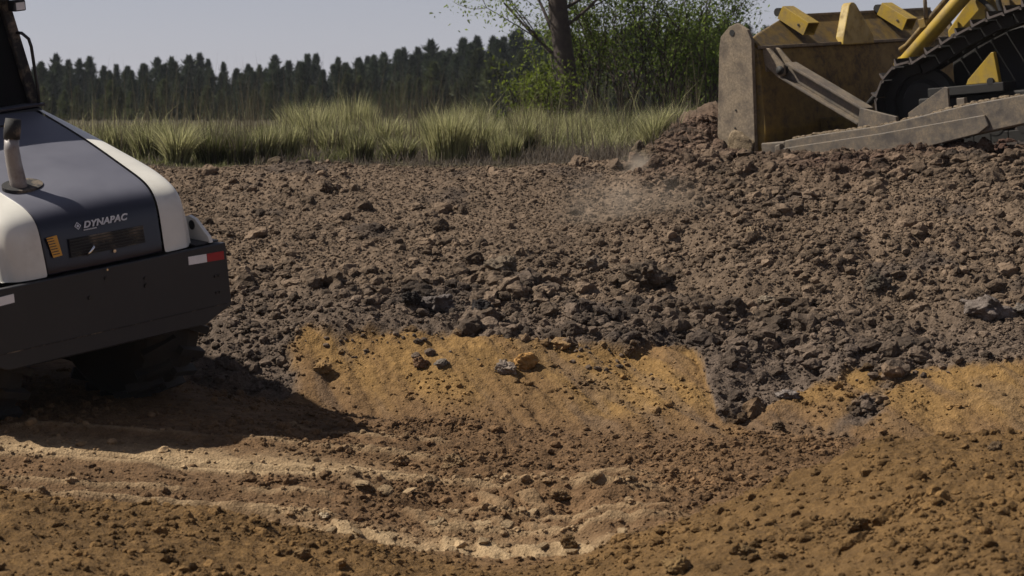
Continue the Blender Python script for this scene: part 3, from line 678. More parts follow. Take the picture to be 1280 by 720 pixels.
# pines of the far wood
M['pine'] = leaf_mat('pine_needles', (.034, .046, .022), .2, .35); M['pine2'] = leaf_mat('young_pine_needles', (.052, .062, .024), .25, .35)
def pine_meshes(seed, h, w, mat):
    r = np.random.default_rng(seed); mb = MB(); mb.tube([(0, 0, -.3), (r.normal(0, .05), 0, h*.5), (0, 0, h*.97)], [.10, .07, .015], 6)
    n = 2600; t = r.uniform(0, 1, n)**.9; z = h*(.02+.98*t)
    ph_ = r.uniform(0, 6, 3); env = w*.5*(1-t)**.95*(.86+.16*np.sin(t*h*3.1+ph_[0])+.14*np.sin(t*h*7.3+ph_[1]))
    az = r.uniform(0, 2*math.pi, n); lob = 1+.38*np.sin(az*3+t*11+seed)+.25*np.sin(az*2-t*17)
    br = np.floor(t*16+.5*np.sin(az)); keepb = .55+.75*vn(br*3.1+seed, np.floor(az*1.3)+.5, seed); rad = env*lob*keepb*np.sqrt(r.uniform(.12, 1.0, n)); c = np.stack([rad*np.cos(az), rad*np.sin(az), z+rad*.25], 1)
    up = np.stack([np.cos(az)*.7, np.sin(az)*.7, .8+r.normal(0, .35, n)], 1)+r.normal(0, .25, (n, 3)); up /= np.linalg.norm(up, axis=1)[:, None]
    sd = r.normal(size=(n, 3)); sd -= up*(sd*up).sum(1)[:, None]; sd /= np.linalg.norm(sd, axis=1)[:, None]
    L = (.14+.14*r.uniform(size=n))[:, None]
    V = np.stack([c-sd*L*.42, c+sd*L*.42, c+up*L*1.6], 1).reshape(-1, 3)
    q_ = 260; tq = r.uniform(.05, .96, q_); aq = r.uniform(0, 6.28, q_); rq = w*.5*(1-tq)**.8*r.uniform(.8, 1.25, q_)+.04; cq = np.stack([rq*np.cos(aq), rq*np.sin(aq), h*tq+rq*.25], 1)
    dq = np.stack([np.cos(aq)*.75, np.sin(aq)*.75, r.uniform(.2, 1.1, q_)], 1); sq = r.normal(0, .05, (q_, 3))
    V = np.concatenate([V, np.stack([cq-sq, cq+sq, cq+dq*r.uniform(.2, .48, q_)[:, None]], 1).reshape(-1, 3)])
    # leader shoots
    k = 5; zz = h*(1-.06*r.uniform(0, 1, k)); a2 = r.uniform(0, 6.28, k); c2 = np.stack([.04*np.cos(a2), .04*np.sin(a2), zz], 1)
    V2 = np.stack([c2-[.035, 0, 0], c2+[.035, 0, 0], c2+np.stack([.05*np.cos(a2), .05*np.sin(a2), np.full(k, .38)], 1)], 1).reshape(-1, 3)
    V = np.concatenate([V, V2]); f = np.arange(len(V)).reshape(-1, 3)
    return mb, np_mesh('crown', V, f, mat, link=False)
tops = ([-440, -80, 30, 80, 110, 160, 230, 300, 370, 450, 520, 600, 640, 760, 900, 960, 1300], [84, 86, 84, 68, 80, 74, 74, 76, 72, 66, 60, 48, 42, 40, 34, 36, 40])
protos = []
for k in range(9):
    front = k >= 6
    h = 4.3 if front else 6.2; mb, cm = pine_meshes(40+k, h, 3.0 if front else (3.0+.6*(k % 3)), M['pine2'] if front else M['pine'])
    tm = mb.build('trunk', M['bark']); tmesh = tm.data; bpy.data.objects.remove(tm); protos.append((tmesh, cm, h))
rr_ = random.Random(5)
def pine(px, Y, topy, k, lab, grp):
    tmesh, cm, h = protos[k]; x = (px-640)/F*Y; z = float(Hg(x, Y)); want = CZ+(HOR-topy)/F*Y-z; s = want/h
    e = empty('pine_tree', (x, Y, z)); e.rotation_euler.z = rr_.random()*6.28; e.scale = (s*rr_.uniform(.85, 1.2), s*rr_.uniform(.85, 1.2), s)
    tag(e, lab, 'pine tree', grp)
    for nm, me in (('trunk', tmesh), ('crown', cm)):
        c = bpy.data.objects.new(nm, me); COL.objects.link(c); c.parent = e
for row, (Y0, dy, step, add) in enumerate(((235, 8, 15, 2), (215, 8, 17, 9), (196, 6, 19, 18))):
    px = -420+row*6
    while px < 1420:
        pine(px+rr_.uniform(-5, 5), Y0+rr_.uniform(-dy, dy), np.interp(px, *tops)+add+rr_.gauss(2, 4.5)+5*math.sin(px*.045+row*2), rr_.randrange(6), 'dark green pine standing in the distant wood on the horizon', 'dark pines of the distant wood')
        px += step*rr_.uniform(.8, 1.2)*(1 if -60 < px < 1000 else 1.7)
px = -400
while px < 1400:
    pine(px+rr_.uniform(-5, 5), 165+rr_.uniform(-6, 6), np.interp(px, *tops)+38+rr_.gauss(2, 9), 6+rr_.randrange(3), 'low lighter green young pine in front of the distant wood', 'young pines before the distant wood')
    px += 14*rr_.uniform(.8, 1.2)*(1 if -60 < px < 1000 else 1.8)

# ------------------------------------------------------------------ soil compactor (roller)
def smooth_path(pts, n=4):
    return pts
RB = basis(41, 4, 8); RO = Vector(at(128, 336, 16.3))-RB@Vector((0, 0, 1.2))
rl = empty('road_roller', RO, RB); tag(rl, 'white and black soil compaction roller seen from behind, leaning on the trench floor', 'road roller')
# bumper
mb = MB(); mb.prism([(-1.0, 1.205), (1.012, 1.205), (1.02, .755), (.79, .65), (-.78, .65), (-1.01, .755)], 'y', 0, .05)
mb.box(-1.0, -.93, .052, 1.5, .80, 1.20); mb.box(.94, 1.01, .052, 1.5, .80, 1.20)
mb.build('bumper', M['frame'], rl, bevel=.008)
for a_, b_ in ((-.98, -.79), (.79, .99)): MB().box(a_, b_, .055, .30, 1.208, 1.222).build('bumper_step', M['frame'], rl, bevel=.003)
for s in (-1, 1):
    MB().prism([(s*.69+.0, 1.10), (s*.69, 1.158), (s*.84, 1.152), (s*.84, 1.094)], 'y', -.006, .004).build('reflector', M['refl'], rl)
    MB().prism([(s*.843, 1.094), (s*.843, 1.152), (s*.985, 1.148), (s*.985, 1.088)], 'y', -.006, .004).build('reflector', M['red'], rl)
for bx, bz in ((-.12, 1.02), (.33, 1.07), (.33, 1.02), (.02, 1.13)):
    MB().tube([(bx, -.012, bz), (bx, .01, bz)], .016, 10).build('bolt', M['black'], rl)
for bx in (-.93, -.90, .90, .93):
    for bz in (.86, .98): MB().tube([(bx, -.010, bz), (bx, .01, bz)], .011, 8).build('bolt', M['black'], rl)
MB().box(-1.0, 1.012, -.004, .001, .765, .772).build('seam', M['soot_hole_black'], rl)
# hood centre panel
CX = .065
prof = [(.045, 1.215, .46), (.055, 1.30, .462), (.07, 1.40, .465), (.085, 1.50, .468), (.105, 1.56, .47), (.145, 1.615, .475), (.21, 1.66, .485), (.33, 1.705, .50), (.55, 1.765, .51), (.9, 1.868, .525), (1.3, 1.975, .535), (1.85, 2.09, .56)]
def hood_pt(i, s, lift=0):
    y, z, hb = prof[i]; a = prof[max(i-1, 0)]; b = prof[min(i+1, len(prof)-1)]
    d = Vector((0, b[0]-a[0], b[1]-a[1])).normalized(); nrm = Vector((0, -d.z, d.y))
    return Vector((CX+s*hb, y, z))+nrm*(lift+.022*(1-s*s))
mb = MB(); S = [-1, -.95, -.6, -.2, .2, .6, .95, 1]
vs = [hood_pt(i, s) for i in range(len(prof)) for s in S]; nS = len(S)
mb.add(vs, [(i*nS+k, i*nS+k+1, (i+1)*nS+k+1, (i+1)*nS+k) for i in range(len(prof)-1) for k in range(nS-1)])
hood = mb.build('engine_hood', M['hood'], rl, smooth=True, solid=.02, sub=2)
# side panels
def xo(y): return np.interp(y, [.04, .3, .5, .75, 1.0, 1.9], [.705, .745, .79, .76, .715, .66])
def zdrop(y): return np.interp(y, [.04, .3, .6, 1.9], [.02, .05, .06, .05])
for sd in (-1, 1):
    mb = MB(); rows = []
    for i, (y, z, hb) in enumerate(prof):
        o_ = float(xo(y)); zd = float(zdrop(y)); t = i/(len(prof)-1); back = max(0, 1-y*2.2)
        pin = hood_pt(i, 1, .006); x0 = hb+.006
        row = []
        for u, dz, dyy in ((0, 0, 0), (.04, -.002, 0), (.45, -.25*zd, .006*back), (.80, -.6*zd, .02*back), (.96, -1.1*zd-.012, .05*back), (1.03, -2.0*zd-.03, .09*back)):
            row.append(Vector((x0+(o_-x0)*u, pin.y+dyy, max(pin.z+dz, 1.213))))
        zl = row[-1].z; yl = row[-1].y
        for q in (.25, .5, .75, 1):
            row.append(Vector((o_+.03+.02*q, yl+.03*back*q, zl+(1.213-zl)*q)))
        rows.append([Vector((CX+sd*v.x, v.y, v.z)) for v in row])
    w = len(rows[0]); mb.add([v for r_ in rows for v in r_], [(i*w+k, i*w+k+1, (i+1)*w+k+1, (i+1)*w+k) for i in range(len(rows)-1) for k in range(w-1)])
    mb.build('side_panel', M['white'], rl, smooth=True, sub=2)
# tail: grille recess, sticker, lettering on the rear face
def rear_y(z): return float(np.interp(z, [1.215, 1.30, 1.40, 1.50, 1.56], [.045, .055, .07, .085, .105]))-.024
def rear_prism(name, poly, mat, parent, t=.006, lift=0.0):
    vs = []; n_ = len(poly)
    for o_ in (-t-lift, .0-lift):
        for (x, z) in poly: vs.append((x, rear_y(z)+o_, z))
    m_ = MB(); m_.add(vs, [tuple(range(n_)), tuple(range(2*n_-1, n_-1, -1))]+[(i, i+n_, (i+1) % n_+n_, (i+1) % n_) for i in range(n_)])
    return m_.build(name, mat, parent)
gr = rear_prism('grille', [(-.215, 1.31), (.375, 1.315), (.378, 1.43), (-.21, 1.437)], M['soot_hole_black'], rl)
for k in range(6):
    z = 1.325+k*.0195; MB().box(-.205, .37, rear_y(z)-.012, rear_y(z)-.004, z-.003, z+.003).build('slat', M['black'], gr)
MB().tube([(-.10, rear_y(1.31)-.015, 1.312), (-.085, rear_y(1.33)-.05, 1.335), (-.055, rear_y(1.35)-.05, 1.362), (-.045, rear_y(1.37)-.015, 1.372)], .009, 8).build('latch_handle', M['chrome'], rl, smooth=True)
MB().tube([(.12, rear_y(1.30)-.015, 1.30), (.12, rear_y(1.30)+.01, 1.30)], .012, 10).build('lock', M['chrome'], rl)
MB().tube([(.03, -.016, 1.19), (.03, .01, 1.19)], .008, 10).build('lock', M['chrome'], rl)
st = rear_prism('warning_sticker', [(-.345, 1.335), (-.275, 1.34), (-.292, 1.478), (-.372, 1.472)], M['orange'], rl, .003)
for k in range(7):
    z = 1.352+k*.018; xs = -.352-.0022*k*2.2; rear_prism('printed_line', [(xs+.008, z), (xs+.06, z+.001), (xs+.058, z+.007), (xs+.007, z+.006)], M['ink'], st, .001, .0035)
def text(body, size, loc, mat, parent, name, shear=.25, bold=.0):
    cu = bpy.data.curves.new('t', 'FONT'); cu.body = body; cu.size = size; cu.shear = shear; cu.offset = bold; cu.extrude = .0012; cu.align_x = 'LEFT'; cu.space_character = 1.05
    to = bpy.data.objects.new('t', cu); COL.objects.link(to); dg = bpy.context.evaluated_depsgraph_get(); me = bpy.data.meshes.new_from_object(to.evaluated_get(dg))
    bpy.data.objects.remove(to); o = bpy.data.objects.new(name, me); COL.objects.link(o); me.materials.clear(); me.materials.append(mat)
    o.parent = parent; o.location = loc; o.rotation_euler = (R(90)-R(8), 0, 0); return o
lt = text('DYNAPAC', .060, (-.082, rear_y(1.49)-.005, 1.492), M['logo'], rl, 'lettering', .3, .0022); lt.scale = (1.18, 1, 1)
for k_ in range(8): MB().box(-.083+k_*.013, -.074+k_*.013, rear_y(1.478)-.006, rear_y(1.478)-.002, 1.474, 1.481).build('printed_line', M['logo'], rl)
dm = MB()
for r0, r1 in ((.026, .019), (.011, .0)):
    for k in range(4):
        a0 = k*math.pi/2; a1 = a0+math.pi/2; c = (-.122, 1.512)
        P4 = [(c[0]+r1*math.cos(a0), c[1]+r1*math.sin(a0)), (c[0]+r0*math.cos(a0), c[1]+r0*math.sin(a0)), (c[0]+r0*math.cos(a1), c[1]+r0*math.sin(a1)), (c[0]+r1*math.cos(a1), c[1]+r1*math.sin(a1))]
        dm.add([(p[0], rear_y(p[1])-.005, p[1]) for p in P4], [(0, 1, 2, 3)])
dm.build('emblem', M['logo'], rl)
# exhaust
def hood_z(y): return float(np.interp(y, [p_[0] for p_ in prof], [p_[1] for p_ in prof]))+.024
sl = (hood_z(.55)-hood_z(.45))/.1
mb = MB(); nE = 28; ex, ey = -.265, .50
ring = [(ex+.15*math.cos(2*math.pi*k/nE), ey+.10*math.sin(2*math.pi*k/nE)) for k in range(nE)]
mb.add([(x, y, hood_z(ey)+sl*(y-ey)+.004) for x, y in ring]+[(x, y, hood_z(ey)+sl*(y-ey)-.03) for x, y in ring], [tuple(range(nE))]+[(k, k+nE, (k+1) % nE+nE, (k+1) % nE) for k in range(nE)])
mb.build('exhaust_opening', M['soot_hole_black'], rl)  # dark oval sheet for the shade inside the opening
ep = MB().tube([(-.285, .50, 1.68), (-.295, .50, 1.80), (-.312, .50, 1.93), (-.318, .50, 2.03), (-.308, .50, 2.11)], [.060, .057, .054, .052, .050], 20).build('exhaust_pipe', M['pipe'], rl, smooth=True)
MB().tube([(-.309, .50, 2.10), (-.298, .50, 2.16), (-.280, .50, 2.235)], [.056, .058, .054], 20).build('pipe_tip', M['soot_hole_black'], ep, smooth=True)
MB().box(-.45, .30, 1.50, 1.53, hood_z(1.5)-.01, hood_z(1.5)+.006).build('hood_vent', M['soot_hole_black'], rl)
# lifting lug
lug = MB(); lug.prism([(.03, 1.216), (.33, 1.216), (.33, 1.37), (.28, 1.39), (.20, 1.37), (.05, 1.26)], 'x', .90, .93); lug.build('lifting_lug', M['white'], rl, bevel=.004)
MB().tube([(.895, .24, 1.325), (.902, .24, 1.325)], .035, 16).build('lug_hole_shade', M['soot_hole_black'], rl)  # flat dark disc stands in for the shade of a hole
MB().tube([(-.895, .24, 1.325), (-.902, .24, 1.325)], .035, 16).build('lug_hole_shade', M['soot_hole_black'], rl)  # matching disc of painted hole shade on the other lug
MB().prism([(.03, 1.216), (.33, 1.216), (.33, 1.37), (.28, 1.39), (.20, 1.37), (.05, 1.26)], 'x', -.93, -.90).build('lifting_lug', M['white'], rl, bevel=.004)
# chassis
MB().box(-.62, .62, .10, 2.2, .62, 1.19).box(-.42, .50, .25, 1.9, 1.19, 1.45).build('chassis', M['black'], rl, bevel=.01)
MB().box(-.93, -.52, 1.75, 3.2, .42, 1.2).box(-.6, .6, 1.2, 3.2, .38, .62).box(.52, .93, 1.75, 3.2, .42, 1.2).build('side_shade_block', M['black'], rl, bevel=.03)  # unseen bulk added to keep sunlight from under the machine
MB().tube([(-.9, .98, .72), (.9, .98, .72)], .14, 16).build('axle', M['black'], rl, smooth=True)
def wheel(x, y):
    w = MB(); wd = .27
    w.lathe_x([(-wd, .38), (-wd, .60), (-wd+.05, .68), (-.1, .72), (.1, .72), (wd-.05, .68), (wd, .60), (wd, .38)], x, y, .74, 44)
    for k in range(22):
        a = 2*math.pi*k/22
        for sx in (-1, 1):
            aa = a+(math.pi/22 if sx > 0 else 0); p = Vector((x+sx*.02, y+.735*math.cos(aa), .74+.735*math.sin(aa))); q = Vector((x+sx*wd*.97, y+.70*math.cos(aa+.16), .74+.70*math.sin(aa+.16)))
            w.beam(p, q, .055, .07, up=(0, math.cos(aa), math.sin(aa)))
    e = w.build('wheel', M['rubber'], rl, bevel=.004)
    MB().lathe_x([(-.2, .18), (-.24, .36), (-.27, .385), (.27, .385), (.24, .36), (.2, .18)], x, y, .74, 30).build('rim', M['white'], e)
wheel(-.72, .98); wheel(.72, .98)
# cab
MB().box(-.62, .68, 1.78, 3.35, 1.55, 2.10).build('cab_base', M['frame'], rl, bevel=.03)
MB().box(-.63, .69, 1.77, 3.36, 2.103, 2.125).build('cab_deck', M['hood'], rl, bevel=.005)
for a, b in (((.645, 1.86, 2.12), (.50, 1.92, 2.93)), ((-.585, 1.86, 2.12), (-.46, 1.92, 2.93)), ((.645, 3.28, 2.12), (.50, 3.15, 2.93)), ((-.585, 3.28, 2.12), (-.46, 3.15, 2.93))):
    MB().beam(a, b, .08, .08, up=(0, 1, 0)).build('cab_pillar', M['soot_hole_black'], rl, bevel=.01)
def quad(name, P4, mat, parent, th=.008):
    m_ = MB(); m_.add(P4, [(0, 1, 2, 3)]); return m_.build(name, mat, parent, solid=th)
quad('cab_window', [(-.57, 1.875, 2.13), (.63, 1.875, 2.13), (.49, 1.935, 2.92), (-.45, 1.935, 2.92)], M['glass'], rl)
quad('cab_window', [(-.57, 3.27, 2.13), (.63, 3.27, 2.13), (.49, 3.14, 2.92), (-.45, 3.14, 2.92)], M['glass'], rl)
quad('cab_window', [(.645, 1.9, 2.13), (.645, 3.25, 2.13), (.50, 3.12, 2.92), (.50, 1.95, 2.92)], M['glass'], rl)
quad('cab_window', [(-.585, 1.9, 2.13), (-.585, 3.25, 2.13), (-.46, 3.12, 2.92), (-.46, 1.95, 2.92)], M['glass'], rl)
MB().box(-.40, .40, 2.2, 2.9, 2.13, 2.75).build('operator_seat', M['black'], rl, bevel=.05)
MB().box(-.55, .50, 1.85, 3.25, 2.935, 3.0).build('cab_roof', M['white'], rl, bevel=.03)
MB().tube([(.655, 1.80, 2.12), (.66, 1.80, 2.20), (.635, 1.79, 2.55), (.62, 1.79, 2.61), (.585, 1.82, 2.655), (.56, 1.88, 2.66)], .013, 8).build('grab_rail', M['black'], rl, smooth=True)
wl = MB().box(.50, .60, 1.74, 1.84, 2.825, 2.905).build('work_lamp', M['frame'], rl, bevel=.01)
MB().box(.515, .585, 1.732, 1.739, 2.835, 2.89).build('lamp_lens', M['refl'], wl)
MB().prism([(.42, 2.92), (.64, 2.92), (.655, 2.95), (.42, 2.96)], 'y', 1.70, 1.85).build('roof_visor', M['frame'], rl)
# front end: articulated frame and drum
MB().box(-.3, .3, 2.2, 3.6, .55, .95).build('articulation_joint', M['black'], rl, bevel=.02)
mb = MB(); mb.box(-1.12, -1.06, 3.0, 5.2, .55, 1.0); mb.box(1.06, 1.12, 3.0, 5.2, .55, 1.0); mb.box(-1.12, 1.12, 3.0, 3.12, .5, 1.05); mb.box(-1.12, 1.12, 5.1, 5.2, .55, 1.0)
mb.build('drum_frame', M['white'], rl, bevel=.01)
MB().lathe_x([(-1.03, .62), (-1.03, .75), (1.03, .75), (1.03, .62)], 0, 4.15, .76, 64).build('drum', M['trackedge'], rl, smooth=False)

# ------------------------------------------------------------------ bulldozer
DB = basis(46, -4, 3); DO = Vector((2.768, 27.0, 1.789))
dz = empty('bulldozer', DO, DB); tag(dz, 'dusty yellow crawler bulldozer at the top of the slope, its wide blade lowered', 'bulldozer')
W = 3.95
# blade
mb = MB()
fr = [(.42*(1-math.sin(math.pi*t))*.9+.05 - .0, z) for t, z in ((k/8, -.12+1.35*k/8) for k in range(9))]
poly = [(.30*(2*(k/8)-1)**2+.02, -.12+1.36*k/8) for k in range(9)]+[(-.03, 1.25), (-.10, 1.20), (-.13, .9), (-.13, .3), (-.04, -.12)]
mb.prism(poly, 'x', .005, W); mb.build('moldboard', M['yellow_dirty'], dz, bevel=.01)
lip = MB()
A = [(.03, 1.235, -.105), (W, 1.235, -.105), (W, 1.60, .22), (.95, 1.575, .20), (.30, 1.41, .06), (.03, 1.33, -.02)]
vs = [(x, y, z) for x, z, y in A]+[(x, y+.05, z-.015) for x, z, y in A]; n_ = len(A)
lip.add(vs, [tuple(range(n_)), tuple(range(2*n_-1, n_-1, -1))]+[(i, i+n_, (i+1) % n_+n_, (i+1) % n_) for i in range(n_)])
lip.build('spill_plate', M['yellow_dirty'], dz, bevel=.004)
MB().beam((.03, -.115, 1.225), (W, -.115, 1.225), .05, .035, up=(0, 0, 1)).build('moldboard_rib', M['bladesteel'], dz, bevel=.006)
MB().beam((.95, .215, 1.585), (W, .235, 1.61), .05, .03).build('top_rail', M['bladesteel'], dz, bevel=.004)
MB().box(.005, W, -.02, .36, -.30, -.122).build('cutting_edge', M['bladesteel'], dz)
EP = [(.56, -.30), (.545, .077), (.39, 1.265), (.355, 1.39), (.225, 1.49), (.11, 1.52), (-.03, 1.43), (-.078, 1.31), (-.002, .02), (.01, -.30)]
ep_ = MB().prism(EP, 'x', -.055, 0).build('end_plate', M['bladesteel'], dz, bevel=.006)
MB().tube([(-.060, .187, 1.418), (-.052, .187, 1.418)], .036, 18).build('pin_hole_shade', M['soot_hole_black'], ep_)  # dark disc laid on the plate as hole shade, nothing is cut
MB().prism(EP, 'x', W+.003, W+.058).build('end_plate', M['bladesteel'], dz, bevel=.006)
for k in range(3):
    MB().tube([(-.062, .22+.03*k, .55-.3*k+.1*(k % 2)), (-.054, .22+.03*k, .55-.3*k+.1*(k % 2))], .012, 8).build('bolt', M['trackdark'], ep_)
# box brackets on the spill plate
def hollow(p, q, w, h, th, name, mat, parent):
    p = Vector(p); q = Vector(q); d = (q-p).normalized(); sd = d.cross(Vector((0, 0, 1))).normalized(); u = sd.cross(d); m_ = MB()
    for a, b, ww, hh in ((-1, 0, th, h), (1, 0, th, h), (0, -1, w-2*th, th), (0, 1, w-2*th, th)):
        o_ = sd*a*(w/2-th/2)+u*b*(h/2-th/2); m_.beam(p+o_, q+o_, ww, hh)
    m_.add([p+sd*x*w/2*.98+u*z*h/2*.98+d*.01 for x, z in ((-1, -1), (1, -1), (1, 1), (-1, 1))], [(0, 1, 2, 3)])
    return m_.build(name, mat, parent, bevel=.003)
for bx in (.88, 2.84):
    b_ = hollow((bx, .13, 1.625), (bx, -.22, 1.40), .21, .16, .015, 'bracket', M['yellow'], dz)
    MB().tube([(bx-.114, -.12, 1.46), (bx-.106, -.12, 1.46)], .014, 10).build('bolt', M['soot_hole_black'], b_)
    MB().tube([(bx-.10, .17, 1.63), (bx+.08, .17, 1.63)], .05, 12).build('pin', M['trackdark'], b_)
MB().prism([(1.53, 1.20), (1.56, 1.30), (1.72, 1.66), (1.76, 1.69), (1.82, 1.69), (1.86, 1.66), (2.16, 1.29), (2.16, 1.20)], 'y', -.17, -.05).build('centre_guard', M['yellow'], dz, bevel=.012)
# corner yoke and strut
mb = MB(); mb.prism([(-.12, 1.22), (-.12, 1.02), (-.30, .86), (-.38, .90), (-.38, 1.00), (-.20, 1.20)], 'x', .10, .135); mb.prism([(-.12, 1.22), (-.12, 1.02), (-.30, .86), (-.38, .90), (-.38, 1.00), (-.20, 1.20)], 'x', .27, .305)
mb.box(.10, .305, -.135, -.10, .95, 1.235); mb.build('strut_yoke', M['bladesteel'], dz, bevel=.006)
MB().tube([(.08, -.33, .95), (.325, -.33, .95)], .05, 14).build('yoke_pin', M['trackdark'], dz, smooth=True)
p = Vector((.2, -.36, .945)); q = Vector((.2, -1.36, .36)); d = (q-p).normalized(); sd = Vector((1, 0, 0)); u = sd.cross(d).normalized()
if u.z < 0: u = -u
mb = MB()
mb.beam(p+u*.085, q+u*.085, .20, .03, up=u); mb.beam(p-u*.085, q-u*.085, .20, .03, up=u); mb.beam(p, q, .04, .14, up=u)
mb.build('tilt_strut', M['armsteel'], dz, bevel=.006)
MB().beam(q-d*.05, q+d*.10, .13, .12, up=u).build('strut_end', M['armsteel'], dz, bevel=.03)
bm_ = MB(); bm_.tube([(.12, -1.44, .30), (.30, -1.44, .30)], .075, 16); bm_.build('strut_pin', M['trackdark'], dz, smooth=True)
# push arms
ARM = [(-.44, -.08), (-1.76, -.055), (-2.85, .07), (-3.52, .15), (-4.8, .30), (-4.8, .56), (-3.55, .45), (-2.87, .395), (-1.75, .25), (-.80, .20), (-.46, .17)]
CV = [(-.40, -.10), (-1.76, -.10), (-2.99, .085), (-3.12, .16), (-3.08, .275), (-1.75, .165), (-.42, .085)]
for sgn, x0 in ((1, -.10), (-1, W+.10)):
    a_ = MB().prism(ARM, 'x', x0, x0+sgn*.24).build('push_arm', M['armsteel'], dz, bevel=.012)
    MB().prism(CV, 'x', x0-sgn*.035, x0-sgn*.002).build('wear_plate', M['armsteel'], a_, bevel=.008)
mb = MB(); mb.prism([(-.36, -.06), (-.36, .12), (-.44, .14), (-.44, -.1)], 'x', -.16, .05); mb.box(-.10, .16, -.46, -.13, -.10, .16); mb.build('arm_trunnion', M['armsteel'], dz, bevel=.012)
MB().prism([(-1.36, .20), (-1.42, .46), (-1.48, .44), (-1.88, .33), (-1.88, .22)], 'x', .02, .07).build('gusset', M['armsteel'], dz, bevel=.005)
MB().prism([(-1.95, .25), (-1.95, .36), (-2.43, .60), (-2.47, .585), (-2.47, .30)], 'x', .15, .18).build('gusset', M['armsteel'], dz, bevel=.004)
MB().box(.10, .16, -2.70, -2.60, .34, .47).build('stop_lug', M['armsteel'], dz, bevel=.008)
# packed soil lying on the arm
sv = []; sc = []
for k in range(170):
    y = random.uniform(-3.7, -.5); L, f = LOD[2]; s = random.uniform(.012, .040); zt = float(np.interp(-y, [.46, .8, 1.75, 2.87, 3.55, 4.8], [.17, .20, .25, .395, .45, .56]))
    if random.random() < .45: y = random.uniform(-1.3, -.5); zt = float(np.interp(-y, [.46, .8, 1.75], [.17, .20, .25]))
    v = L[k % 14]*s*np.array([1, 1.5, .7])+np.array([random.uniform(-.06, .11), y, zt+s*.15]); sv.append(v); sc.append(f+len(L[0])*k)
o = np_mesh('packed_soil', np.concatenate(sv), np.concatenate(sc), M['clod'], np.tile(np.array([[.15, .115, .078]]), (len(sv)*len(LOD[2][0][0]), 1)), parent=dz); o['kind'] = 'stuff'
v = LOD[4][0][3]*np.array([.06, .17, .20])+np.array([-.075, .16, .16])
np_mesh('caked_soil', v, LOD[4][1], M['clod'], np.tile(np.array([[.17, .13, .085]]), (len(v), 1)), smooth=True, parent=dz)
# tracks
def track_path():
    P = []
    def arc(cy, cz, r, a0, a1, n=10):
        for k in range(n+1):
            a = R(a0+(a1-a0)*k/n); P.append(Vector((cy+r*math.cos(a), cz+r*math.sin(a))))
    arc(-1.80, .43, .475, -90, 98, 18)          # front idler (forward is +y)
    P += [Vector((-2.35, 1.115)), Vector((-2.8, 1.27)), Vector((-3.3, 1.37)), Vector((-3.8, 1.45))]
    arc(-4.25, 1.03, .46, 80, 165, 8)
    arc(-5.1, .42, .49, 165, 270, 10)
    return P
TP = track_path(); TPc = TP+[TP[0]]
cum = [0]
for a, b in zip(TPc[:-1], TPc[1:]): cum.append(cum[-1]+(b-a).length)
def tpos(s):
    s %= cum[-1]; k = max(i for i in range(len(cum)-1) if cum[i] <= s); a, b = TPc[k], TPc[k+1]; return a.lerp(b, (s-cum[k])/max(cum[k+1]-cum[k], 1e-6)), (b-a).normalized()
NS = int(cum[-1]/.215); pitch = cum[-1]/NS
sh = MB(); sh.box(-.28, .28, -.098, .098, -.012, .012); sh.prism([(-.10, .012), (-.088, .07), (-.076, .072), (-.066, .012)], 'x', -.28, .28); sh.prism([(.07, -.012), (.10, -.035), (.112, -.03), (.098, .012)], 'x', -.28, .28)
shm = sh.build('track_shoe', M['trackdark']); shm.data.materials.append(M['trackedge'])
for p_ in shm.data.polygons: p_.material_index = 1 if abs(p_.normal.x) > .9 else 0  # lit-looking edges and shaded plates painted in by face direction
if 1: pass; shoe_mesh = shm.data; bpy.data.objects.remove(shm)
def link_chain(xc, name='track_chain'):
    m_ = MB(); n2 = NS*2
    for k in range(NS):
        c, t_ = tpos((k+.5)*pitch); nin = Vector((-t_.y, t_.x))
        c2 = c+nin*.075
        for sx in (-1, 1):
            p_ = c2-t_*.105; q_ = c2+t_*.105; m_.beam((xc+sx*.09, p_.x, p_.y), (xc+sx*.09, q_.x, q_.y), .05, .12, up=(0, nin.x, nin.y))
    return m_.build(name, M['trackdark'], dz, bevel=.008)
def make_track(xc, individual):
    ch = link_chain(xc)
    big = MB()
    for k in range(NS):
        c, t_ = tpos((k+.5)*pitch); out = Vector((t_.y, -t_.x))
        Mx = Matrix(((1, 0, 0), (0, t_.x, out.x), (0, t_.y, out.y)))
        # keep it right handed
        if Mx.determinant() < 0: Mx = Matrix(((-1, 0, 0), (0, t_.x, out.x), (0, t_.y, out.y)))
        pos = Vector((xc, c.x, c.y))
        if individual:
            o = bpy.data.objects.new('track_shoe', shoe_mesh); COL.objects.link(o); o.parent = ch; o.location = pos; o.rotation_euler = Mx.to_euler()
        else: big.add([Mx@v.co+pos for v in shoe_mesh.vertices], [tuple(p_.vertices) for p_ in shoe_mesh.polygons])
    if not individual: big.build('track_shoes', M['trackedge'], ch)
make_track(.73, True); make_track(W-.73, False)
for xc in (.73, W-.73):
    MB().box(xc-.16, xc+.16, -5.1, -1.8, .22, .50).build('track_frame', M['trackdark'], dz, bevel=.02)
    for cy, cz, r in ((-1.80, .43, .40), (-5.1, .42, .39), (-4.25, 1.03, .36)):
        MB().lathe_x([(-.10, .1), (-.10, r*.6), (-.04, r*.7), (-.05, r), (.05, r), (.04, r*.7), (.10, r*.6), (.10, .1)], xc, cy, cz, 36).build('idler_wheel' if cz < 1 else 'drive_sprocket', M['trackdark'], dz)
    for k in range(7):
        MB().lathe_x([(-.12, .06), (-.12, .12), (.12, .12), (.12, .06)], xc, -2.35-k*.37, .16, 16).build('track_roller', M['trackdark'], dz)
